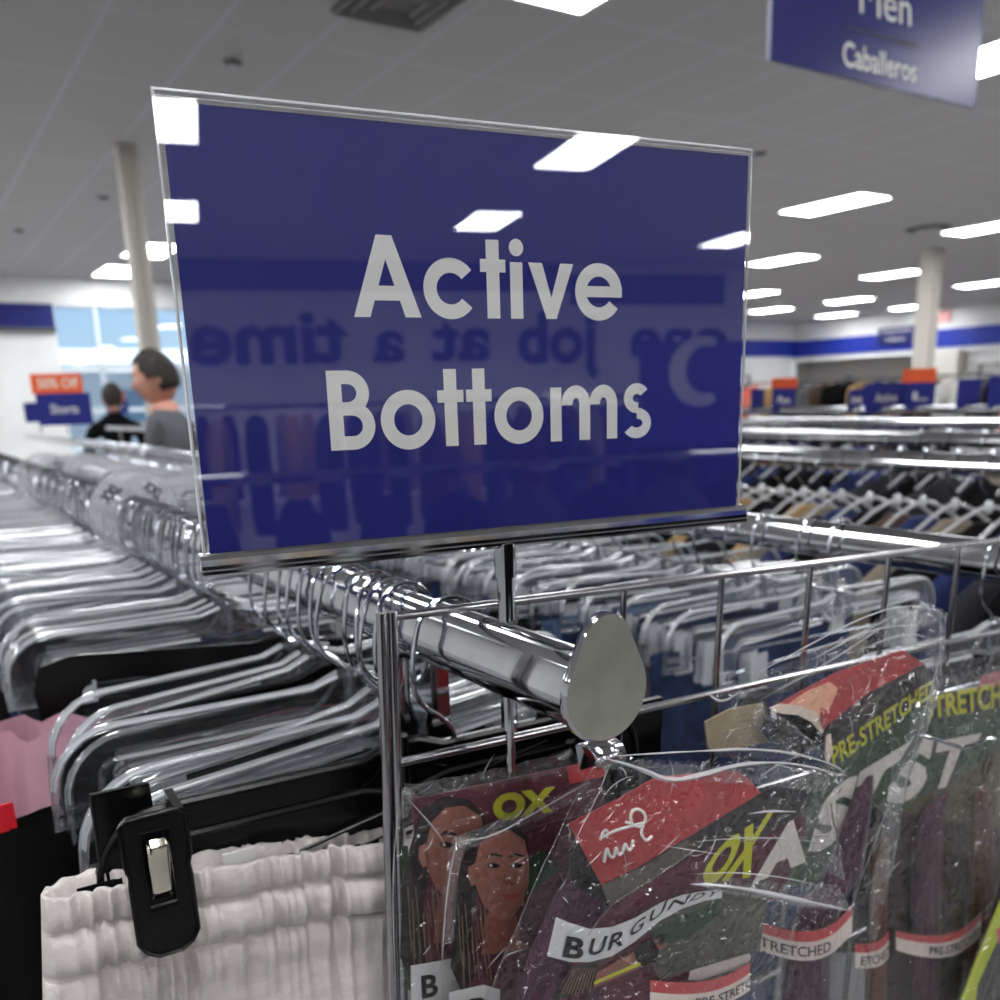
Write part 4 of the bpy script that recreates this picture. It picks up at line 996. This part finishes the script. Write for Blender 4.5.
f.mat(CPALE).prism([(827, 736), (831, 734), (833, 752), (828, 764), (825, 756)], .0006, lambda u, v, w_: PY(u, v, YD-.004)+Vector((0, w_, 0)))
f.build('torn_edge', None, D_)
f = MB(); f.mat(CBROWN).prism([(705, 722), (730, 709), (763, 703), (766, 716), (760, 730), (770, 742), (720, 752), (708, 748)], .0009, lambda u, v, w_: PY(u, v, YD+.006)+Vector((0, w_, 0))); f.build('backing_card', None, D_)
tubebundle('hair_bundle', HB, [(870, 776, .003), (862, 800, .010), (852, 840, .014), (842, 880, .018), (822, 900, .02), (806, 950, .021), (800, 1100, .022)], YD-.006, D_)
tubebundle('hair_bundle', HBLK, [(742, 712, .006), (762, 692, .012), (784, 690, .009), (800, 678, .004)], YD+.036, D_)
band(D_, YD-.016, (757, 852), (921, 905, 12), (948, 932, 14), 'PRE-STRETCHED', (-.30, .68), .36, .008)
film('bag', [(730, 690, 916, 598), (730, 716, 944, 612), (745, 760, 944, 652), (750, 790, 934, 700), (750, 830, 915, 760), (742, 880, 896, 830), (735, 930, 878, 900), (730, 1100, 860, 1100)], YD-.022, D_, .006, seed=14, nu=90, bulge=.002)
film('bag_seam', [(752, 676, 920, 600), (770, 690, 944, 616)], YD-.010, D_, .005, seed=15, m=FILM)
film('bag_seam', [(706, 692, 742, 686), (716, 708, 736, 706)], YD-.006, D_, .006, seed=16, m=FILM_MILKY, nu=24)
film('bag_seam', [(918, 602, 943, 612), (926, 650, 943, 655), (918, 700, 934, 704), (896, 760, 912, 764), (882, 830, 896, 836), (868, 900, 882, 904)], YD-.024, D_, .004, seed=17, m=FILM_MILKY, nu=18)
fold_glints(D_, YD-.026, ((780, 660), (930, 600), (936, 690), (850, 740)), 80, 5, lines=[([(760, 700), (820, 668), (890, 622), (930, 606)], .0007), ([(800, 652), (850, 640), (900, 612)], .0009), ([(752, 676), (800, 650), (860, 618), (905, 604), (940, 611)], .0009), ([(812, 660), (870, 628), (920, 625)], .0012), ([(706, 692), (722, 704), (742, 690)], .0010), ([(860, 650), (905, 632), (938, 640)], .0009), ([(940, 612), (942, 650), (928, 700), (912, 760), (900, 810)], .0009), ([(780, 762), (800, 756), (830, 740)], .0004)])
fold_glints(D_, YD-.027, ((895, 700), (930, 700), (880, 900), (850, 900)), 46, 6, lines=[([(905, 760), (890, 800), (872, 850), (850, 910)], .0005)]); adopt(D_)
# --- pack C: front
YC = .318; C_ = packroot(670, 780, YC, 'front hair pack with a red header, white script and a BURGUNDY strip label')
f = MB()
pp(f, CRED, [(569, 824), (620, 798), (655, 778), (690, 774), (738, 771), (748, 778), (761, 793), (730, 812), (690, 836), (640, 866), (602, 885)], YC, .0006)
pp(f, CDARK, [(602, 885), (640, 866), (690, 836), (761, 793), (776, 786), (812, 790), (806, 812), (770, 834), (700, 850), (610, 908)], YC+e*.5, .0006)
pp(f, CGREY, [(602, 886), (640, 868), (688, 840), (700, 846), (660, 876), (610, 907)], YC+e)
pp(f, CMAR, [(610, 908), (640, 884), (700, 846), (800, 800), (806, 830), (780, 900), (700, 905), (600, 930), (588, 935)], YC+e*.2, .0006)
pp(f, CMAR, [(588, 935), (600, 928), (700, 904), (700, 930), (660, 1100), (570, 1100), (560, 990)], YC+.0006, .0005)
pp(f, M_('card_greygreen', (86, 84, 74), .5, noise_amt=.2, nscale=30), [(655, 918), (720, 890), (770, 880), (760, 950), (660, 980), (650, 960)], YC+e*.6)
pp(f, CGREEN, [(650, 932), (716, 900), (722, 912), (690, 936), (660, 946)], YC+e)
pp(f, CSKIN, [(597, 972), (634, 952), (640, 968), (594, 988)], YC+e); pp(f, CSKIN, [(652, 940), (664, 934), (668, 944), (658, 952)], YC+e)
pp(f, CYEL, [(594, 982), (640, 962), (641, 965), (594, 985)], YC+e*2)
pp(f, CHAIR, [(634, 948), (652, 938), (659, 950), (656, 962), (642, 966), (636, 960)], YC+e*2)
pp(f, CHAIR, [(574, 968), (598, 960), (594, 986), (560, 1000), (552, 1000)], YC+e*1.4)
for k in range(9): pp(f, M_('card_highlight'), [(574+k*2.6, 968), (575+k*2.6, 968), (562+k*3.4, 994), (561+k*3.4, 994)], YC+e*2)
ptext(f, CYEL, 'OX', YC-.001, (718, 845), (776, 808), (750, 878), (696, 886), .05)
ptext(f, CWHITE, 'A', YC-.001, (778, 828), (804, 814), (806, 862), (752, 884), .07)
f.build('card', None, C_)
# white script on the header, drawn as pen strokes
f = MB(); f.mat(WHITEP)
def pen(pts, r_=.0006): f.tube(smooth_pts([tuple(PY(x, y, YC-.0012)) for x, y in pts], 2), r_, 6)
pen([(600, 838), (616, 830), (632, 826), (645, 822), (640, 832), (646, 842), (652, 836)], .0008)
pen([(632, 824), (630, 814), (636, 808), (644, 812), (646, 820), (640, 828), (632, 824), (626, 822)], .0008)
pen([(600, 840), (604, 830), (608, 830), (607, 838)]); pen([(604, 862), (607, 846), (609, 856), (614, 858), (616, 845), (618, 856), (623, 852), (625, 842), (628, 851), (632, 848), (633, 840)], .0008)
f.build('script_lettering', None, C_, True)
# red header lies on the dark bundle
tubebundle('hair_bundle', HBLK, [(588, 838, .005), (590, 852, .012), (596, 880, .016), (600, 900, .014)], YC+.012, C_)
tubebundle('hair_bundle', HB, [(590, 868, .014), (582, 900, .020), (572, 940, .025), (566, 1000, .032), (560, 1120, .034)], YC+.014, C_)
tubebundle('hair_bundle', HBLK, [(774, 790, .010), (784, 806, .012), (790, 830, .010)], YC+.012, C_)
tubebundle('hair_bundle', HB, [(707, 985, .014), (700, 1060, .016), (700, 1140, .016)], YC+.006, C_)
f = MB(); f.mat(CWHITE); f.prism([(665, 975), (664, 958), (682, 946), (712, 942), (740, 945), (751, 956), (748, 966), (700, 980), (670, 980)], .0006, lambda u, v, w_: PY(u, v, YC+.001)+Vector((0, w_, 0))); f.build('bundle_end', None, C_)
band(C_, YC-.001, (650, 750), (980, 962, 4), (1010, 990, 4), 'PRE-STRETCHED', (.38, 1.25), .40, .006)
# BURGUNDY strip: one curved label, letters follow it
f = MB(); mid = [(551, 937, 20), (570, 943, 20), (590, 946, 17), (612, 942, 15), (635, 930, 12), (660, 912, 9), (682, 902, 7), (705, 896, 5), (722, 894, 4)]
f.mat(LABELW); top_ = [PY(x+(5 if i == 0 else 0), y-h, YC-.0035) for i, (x, y, h) in enumerate(mid)]; bot_ = [PY(x-4*(i == 0), y+h*.95, YC-.0035) for i, (x, y, h) in enumerate(mid)]
f.grid([bot_, top_]); f.mat(INK)
for ch_, x0, y0, x1, y1, h, bd in (('B', 563, 947, 583, 950, 20, .035), ('U', 588, 948, 604, 945, 17, .025), ('R', 608, 943, 624, 937, 16, .02), ('G', 629, 932, 643, 922, 14, .015), ('U', 648, 918, 664, 907, 13, .015), ('N', 667, 906, 686, 899, 10, .015), ('D', 690, 898, 702, 895, 7, .01), ('Y', 705, 895, 716, 893, 6, .01)):
    s_ = 4 if h > 10 else 6
    put_text(f, ch_, pquad(YC-.0042, (x0+s_, y0-h*.55), (x1+s_, y1-h*.55), (x1-1, y1+h*.5), (x0-1, y0+h*.5)), bd)
f.build('strip_label', None, C_)
film('bag', [(600, 756, 836, 762), (574, 800, 826, 790), (556, 840, 832, 830), (536, 880, 836, 860), (516, 930, 800, 905), (500, 965, 790, 950), (488, 1000, 780, 1000), (470, 1120, 770, 1120)], YC-.014, C_, .005, seed=20, nu=110, nv=10, bulge=.004)
film('bag_seam', [(598, 758, 846, 770), (600, 768, 838, 792)], YC-.020, C_, .005, seed=21, m=FILM_MILKY, nu=110)
film('bag_seam', [(720, 750, 744, 760), (740, 764, 850, 776)], YC-.021, C_, .004, seed=22, m=FILM_MILKY, nu=60)
film('bag_seam', [(700, 872, 836, 884), (690, 886, 852, 912)], YC-.018, C_, .005, seed=23, m=FILM_MILKY, nu=80, nv=12)
film('bag_seam', [(800, 806, 828, 800), (806, 830, 836, 846), (816, 866, 842, 880)], YC-.017, C_, .006, seed=24, m=FILM_MILKY, nu=30)
film('bag_flap', [(700, 742, 760, 700), (720, 756, 830, 756)], YC+.004, C_, .004, seed=26, m=FILM, nu=60)
f = MB()
for L2 in ([(598, 758), (574, 800), (556, 840), (536, 880), (516, 930), (500, 965), (488, 1000)], [(836, 800), (838, 850), (852, 911), (760, 898), (700, 886)], [(588, 936), (606, 908), (650, 880), (702, 846)], [(740, 842), (790, 838), (828, 836)]):
    f.tube(smooth_pts([tuple(PY(x, y, YC-.0165)) for x, y in L2], 2), .00035, 5)
f.build('bag_edge', FILM_MILKY, C_, True); fold_glints(C_, YC-.024, ((600, 756), (845, 762), (838, 900), (520, 960)), 120, 7, lines=[([(604, 758), (640, 768), (668, 782), (700, 776), (740, 764), (790, 762), (846, 776)], .0022), ([(600, 757), (680, 752), (770, 748), (836, 764), (848, 778)], .0012), ([(690, 884), (730, 886), (790, 898), (852, 911)], .0020), ([(694, 874), (740, 872), (800, 880), (836, 892)], .0006), ([(748, 814), (770, 811), (796, 812)], .0011), ([(690, 842), (740, 838), (790, 838), (836, 846)], .0005), ([(660, 845), (690, 850), (730, 856)], .0004), ([(610, 764), (596, 800), (570, 850)], .0005)])
fold_glints(C_, YC-.025, ((700, 755), (845, 765), (845, 790), (700, 780)), 60, 8, (.002, .009)); fold_glints(C_, YC-.023, ((700, 870), (838, 884), (850, 910), (695, 888)), 60, 9, (.002, .009)); fold_glints(C_, YC-.022, ((800, 800), (836, 800), (842, 880), (800, 870)), 40, 10, (.002, .009)); adopt(C_)
# chrome display hook poking out of the right pack
hk_ = empty('display_hook', PY(912, 733, .34)); tag(hk_, 'thin chrome display hook poking over the right hair pack', 'hook')
f = MB(); P = [PY(905, 731, .395), PY(913, 733, .330), PY(938, 740, .322), PY(962, 748, .319), PY(975, 744, .318), PY(988, 738, .317), PY(994, 739, .317)]
f.tube([tuple(p-hk_.location) for p in P], .0014, 8); f.ball(P[-1]-hk_.location, (.0019, .0019, .0019), 8, 6); f.build('rod', CHROME, hk_, True)
bk_ = empty('bracket_hook', PY(588, 745, .352)); tag(bk_, 'small curved chrome hook plate just below the rail end cap', 'hook')
f = MB(); rows = []
for i in range(9):
    a = radians(200-160*i/8); rows.append([Vector((.0-.007+.012*cos(a)*0+q*.019, -.006+.010*cos(a), -.004+.007*sin(a))) for q in (0, .5, 1)])
rows.append([r_+Vector((0, -.004, -.012)) for r_ in rows[-1]])
f.grid(rows); f.build('plate', CHROME, bk_, True, solid=.0012)

# ================================================================== TOPPER SIGNS, FAR THINGS, PEOPLE
TB = M_('topper_blue', (26, 34, 118), .35); 
def topper(x, y, w_, h_, depth, label, text=None, orange=None, rzz=None, otext=None):
    """blue card standing on a rail; (x, y) is the pixel of its lower centre at that depth along the view"""
    p = PX(x, y, depth); o = empty('topper_sign', p, .1 if rzz is None else rzz); tag(o, label, 'sign')
    f = MB().box((0, 0, h_/2), (w_, .006, h_)); f.build('board', TB, o)
    f = MB().tube([(0, 0, 0), (0, 0, min(-.01, 1.385-p.z))], .006, 6); f.build('stem', CHROME, o)
    if text:
        f = MB(); put_text(f, text, quad((-w_*.26, -.004, h_*.66), (w_*.26, -.004, h_*.66), (w_*.26, -.004, h_*.36), (-w_*.26, -.004, h_*.36)), .02); f.build('lettering', WHITEP, o)
    if orange:
        f = MB().box((orange[2], 0, h_+orange[1]/2), (orange[0], .005, orange[1])); ob_ = f.build('orange_board', ORANGE, o)
        if otext:
            f = MB(); c = orange[2]; q = orange[0]; put_text(f, otext, quad((c-q*.38, -.004, h_+orange[1]*.8), (c+q*.42, -.004, h_+orange[1]*.8), (c+q*.42, -.004, h_+orange[1]*.25), (c-q*.38, -.004, h_+orange[1]*.25)), .03); f.build('orange_lettering', CPALE, o)
    return o
topper(67, 425, .265, .165, .80, 'blue Shorts topper under an orange 50% Off board at the left', 'Shorts', (.25, .10, -.02), -.25, '50% Off')
topper(40, 422, .16, .12, .80, 'small blue topper half hidden behind the Shorts topper at left', None, None, -.25)
topper(118, 413, .22, .13, 2.05, 'orange and blue topper in front of the window beside the dark figure', 'Tees', (.17, .09, 0), -.25)
topper(783, 412, .115, .12, 3.9, 'blue topper under an orange board just right of the big sign', 'Plus', (.13, .05, 0), -.9)
topper(757, 410, .07, .11, 3.9, 'small blue topper touching the right edge of the big sign', None, None, -.9)
topper(856, 411, .08, .1, 3.9, 'small blue topper standing alone between two wider ones', 'M', None, -.9)
topper(885, 412, .18, .13, 3.9, 'wide blue topper left of the one with the orange board', 'Active', None, -.9)
topper(919, 410, .12, .12, 3.9, 'blue topper under an orange board beside the white pier', 'L', (.14, .06, -.01), -.9)
topper(967, 408, .09, .12, 3.9, 'blue topper right of the white pier', None, None, -.9)
topper(997, 408, .08, .13, 3.9, 'blue topper cut by the right edge of the photo', None, None, -.9)
# clothes on wall racks far right, blurred
PFAR = [coat(m, 31+i) for i, m in enumerate((PINK, GREYC, WHITEC, M_('coral_cloth', (220, 110, 90), .9)))]
cols_ = [CHAR, GREYC, WHITEC, BROWN, PINK, BLACKC, TAUPE, M_('coral_cloth', (220, 110, 90), .9), NAVY, WHITEC, BLACKC]
for X9, z9, y0, y1 in ((10.5, 1.62, 5.6, 11.5), (17.5, 1.6, 9, 19)):
    r_ = empty('garment_rail', (X9, y0, z9)); tag(r_, 'far rack rail below the blue wall band, %s of the two' % ('nearer' if X9 < 12 else 'farther'), 'rail')
    MB().tube([(0, 0, 0), (0, y1-y0, 0)], .015, 8).build('tube', CHROME, r_)
    for q in (.1, y1-y0-.1): MB().tube([(0, q, 0), (0, q, -z9)], .015, 8).build('post', CHROME, r_)
    y = y0+.1
    while y < y1:
        o = random.choice(PC+PFAR).copy(); COL.objects.link(o); o.location = (X9, y, z9-.03); o.rotation_euler = (0, 0, -.3); o.scale = (1, 1.8, 1)
        tag(o, 'blurred coat on the %s far rack below the blue wall band' % ('nearer' if X9 < 12 else 'farther'), 'coat', 'coats on the %s far rack' % ('nearer' if X9 < 12 else 'farther')); y += .2
mq = empty('mannequin_head', EYE+ray(849, 383)*13.5); tag(mq, 'dark mannequin bust standing on the far rack by the grey recess', 'mannequin')
MB().ball((0, 0, 0), (.09, .09, .13)).build('head', M_('mannequin_grey', (60, 60, 66), .4), mq, True); MB().ball((0, 0, -.3), (.2, .12, .2)).build('bust', CHAR, mq, True); MB().tube([(0, 0, -.4), (0, 0, -mq.location.z)], .02, 8).build('pole', CHROME, mq)

def skin_figure(name, nodes, edges, m, parent, sub=2):
    me = bpy.data.meshes.new(name); me.from_pydata([n[0] for n in nodes], edges, []); o = bpy.data.objects.new(name, me); COL.objects.link(o); o.parent = parent
    md = o.modifiers.new('skin', 'SKIN'); sv = me.skin_vertices[0].data
    for i, n in enumerate(nodes): sv[i].radius = (n[1], n[2] if len(n) > 2 else n[1])
    sv[0].use_root = True
    o.modifiers.new('sub', 'SUBSURF').levels = sub; o.modifiers['sub'].render_levels = sub; me.materials.append(m)
    return o
def head_mesh(m):
    def fn(p):
        q = p.copy(); z = p.z/.125
        if p.x < 0:                                    # the face looks along -x
            q.x *= 1.0-.12*max(0, z)
            q.x -= .020*math.exp(-((p.z+.012)/.016)**2-(p.y/.016)**2)       # nose
            q.x += .008*math.exp(-((p.z-.018)/.013)**2-((abs(p.y)-.032)/.016)**2)   # eye sockets
            q.x -= .006*math.exp(-((p.z+.052)/.008)**2-(p.y/.026)**2)      # lips
            q.x -= .008*math.exp(-((p.z+.088)/.018)**2-(p.y/.03)**2)       # chin
        if z < 0: q.y *= 1-.28*(-z); 
        return q
    f = MB(); f.ball((0, 0, 0), (.098, .078, .122), 40, 34, fn)
    for s in (-1, 1): f.ball((.012, s*.078, -.008), (.018, .010, .032), 10, 8)
    return f
def man(loc, rz, label, shirt, tilt):
    o = empty('person', loc, rz); tag(o, label, 'person')
    hz = 1.615
    N = [((0, 0, .98), .15, .12), ((0, 0, 1.18), .155, .115), ((-.02, 0, 1.36), .165, .115), ((-.03, 0, 1.45), .10, .09), ((-.045, 0, 1.52), .058, .06),
         ((-.02, .16, 1.40), .075), ((-.02, -.16, 1.40), .075), ((.0, .22, 1.36), .06), ((.0, -.22, 1.36), .06), ((.02, .25, 1.12), .045), ((.02, -.25, 1.12), .045), ((-.16, .22, 1.0), .034), ((-.16, -.22, 1.0), .034), ((-.24, .20, .98), .03), ((-.24, -.20, .98), .03),
         ((0, .1, .86), .1), ((0, -.1, .86), .1), ((-.01, .11, .5), .065), ((-.01, -.11, .5), .065), ((.02, .11, .1), .045), ((.02, -.11, .1), .045), ((-.12, .12, .05), .04), ((-.12, -.12, .05), .04)]
    Ed = [(0, 1), (1, 2), (2, 3), (3, 4), (2, 5), (2, 6), (5, 7), (6, 8), (7, 9), (8, 10), (9, 11), (10, 12), (11, 13), (12, 14), (0, 15), (0, 16), (15, 17), (16, 18), (17, 19), (18, 20), (19, 21), (20, 22)]
    skin_figure('body', N, Ed, SKIN, o)
    NT = [(n[0], *[r_*1.10 for r_ in n[1:]]) for n in N[:15]]; keep = [0, 1, 2, 3, 5, 6, 7, 8, 9, 10]
    mp = {k: i for i, k in enumerate(keep)}
    skin_figure('shirt', [NT[k] for k in keep], [(mp[a], mp[b]) for a, b in Ed if a in mp and b in mp], shirt, o)
    kp = [0, 15, 16, 17, 18, 19, 20]; mp = {k: i for i, k in enumerate(kp)}
    skin_figure('trousers', [(N[k][0], *[r_*1.13 for r_ in N[k][1:]]) for k in kp], [(mp[a], mp[b]) for a, b in Ed if a in mp and b in mp], CHAR, o)
    h = head_mesh(SKIN); h = h.build('head', SKIN, o, 'all'); h.location = (-.062, 0, hz); h.rotation_euler = tilt
    # hair cap: crown, back and sides, leaving the face and ears
    f = MB(); rows = []
    for i in range(14):
        a = pi*i/13*.66; row = []
        for j in range(33):
            q = radians(-128+256*j/32); hh = a if abs(q) < radians(95) else a*(.62 if abs(q) > radians(115) else .75)
            row.append(Vector((.106*sin(hh)*cos(q)+.004, .085*sin(hh)*sin(q), .132*cos(hh)+.002)) + Vector((0, 0, .003*noise.noise((i*.8, j*.8, 0)))))
        rows.append(row)
    rows2 = []
    for i in range(9):
        a = i/8*.84; rows2.append([Vector((.106*sin(a)*cos(radians(q))+.004, .085*sin(a)*sin(radians(q)), .132*cos(a)+.002)) for q in range(0, 361, 12)])
    f.grid(rows); f.grid(rows2); f.build('hair', HAIRD, h, True, solid=.006)
    f = MB()
    for s in (-1, 1): f.ball((-.088, s*.030, .018), (.010, .012, .008), 10, 8)
    f.build('eyes', M_('eye_white', (225, 220, 214), .2), h, True)
    f = MB()
    for s in (-1, 1): f.ball((-.0965, s*.031, .017), (.004, .005, .005), 8, 6); f.tube([(-.098, s*.016, .036), (-.098, s*.03, .042), (-.088, s*.05, .037)], .0035, 6)
    f.build('brows', HAIRD, h, True)
    f = MB().tube([(-.1, -.02, -.052), (-.106, 0, -.051), (-.1, .02, -.052)], .004, 6); f.build('lips', M_('lips', (168, 96, 88), .5), h, True)
    return o
pm = EYE+ray(163, 385)*4.35
man((pm.x+.03, pm.y, .03), R(-12), 'man with short dark hair in a dark grey shirt looking down, left of the sign', M_('grey_shirt', (88, 90, 94), .9), (0, R(-14), 0))
p2_ = EYE+ray(112, 395)*8.2
pw = empty('person', (p2_.x, p2_.y, 0), -1.7); tag(pw, 'distant person in black clothes by the shop window at left', 'person')
N = [((0, 0, .95), .16, .13), ((0, 0, 1.2), .17, .13), ((0, 0, 1.38), .15, .11), ((0, 0, 1.50), .05), ((0, .2, 1.33), .07), ((0, -.2, 1.33), .07), ((-.05, .26, 1.1), .05), ((-.05, -.26, 1.1), .05), ((0, .1, .5), .08), ((0, -.1, .5), .08), ((0, .1, .06), .05), ((0, -.1, .06), .05)]
skin_figure('body', N, [(0, 1), (1, 2), (2, 3), (2, 4), (2, 5), (4, 6), (5, 7), (0, 8), (0, 9), (8, 10), (9, 11)], BLACKC, pw)
h = head_mesh(SKIN).build('head', SKIN, pw, 'all'); h.location = (-.02, 0, 1.6); MB().ball((.012, 0, .025), (.1, .09, .12), 20, 14).build('hair', HAIRD, pw, True).location = (-.01, 0, 1.61)

# mirrored foreground behind the camera: a white-on-blue stand sign and a few racks
st = empty('stand_sign', (2.74, -4.0, 0), 0); tag(st, 'blue stand sign with a white crescent, mirrored at the right of the big sign', 'sign')
MB().box((0, 0, 1.50), (.66, .02, .56)).build('board', BLUE2, st); MB().tube([(0, -.03, 0), (0, -.03, 1.5)], .015, 8).build('pole', CHROME, st); MB().box((0, -.03, .01), (.4, .4, .02)).build('base', CHROME, st)
f = MB(); n = 16; po = []; pi_ = []
for i in range(n+1):
    a = radians(62+236*i/n); po.append((.04+.2*cos(a), .012, 1.62+.19*sin(a))); a = radians(70+220*i/n); pi_.append((.075+.13*cos(a), .012, 1.63+.13*sin(a)))
f.grid([po, pi_]); f.build('crescent', M_('crescent_white', (236, 236, 236), .5), st)
for (x0, yy, n_) in ((-2.2, -1.7, 26), (-3.0, -5.2, 36), (-2.0, -7.6, 40)):  # nearest row is added to darken the chrome reflections
    zz = 1.32 if yy > -2 else 1.5; r_ = empty('garment_rail', (x0, yy, zz)); tag(r_, 'rack rail of the %s row behind the photographer, mirrored in the sign' % ('added nearest' if yy > -2 else 'middle' if yy > -6 else 'farthest'), 'rail')
    MB().tube([(0, 0, 0), (n_*.22, 0, 0)], .015, 8).build('tube', CHROME, r_)
    for q in (.1, n_*.22-.1): MB().tube([(q, 0, 0), (q, 0, -zz)], .015, 8).build('post', CHROME, r_)
    for i in range(n_):
        o = random.choice(PC if yy < -2 else PC[:2]+PC[4:5]+PC[8:]).copy(); COL.objects.link(o); o.location = (x0+.1+i*.22, yy, zz-.06); o.rotation_euler = (0, 0, pi/2+random.gauss(0, .12)); o.scale = (1, 3.2, 1)
        tag(o, 'coat on a rack behind the photographer, mirrored in the sign', 'coat', 'coats behind the photographer')
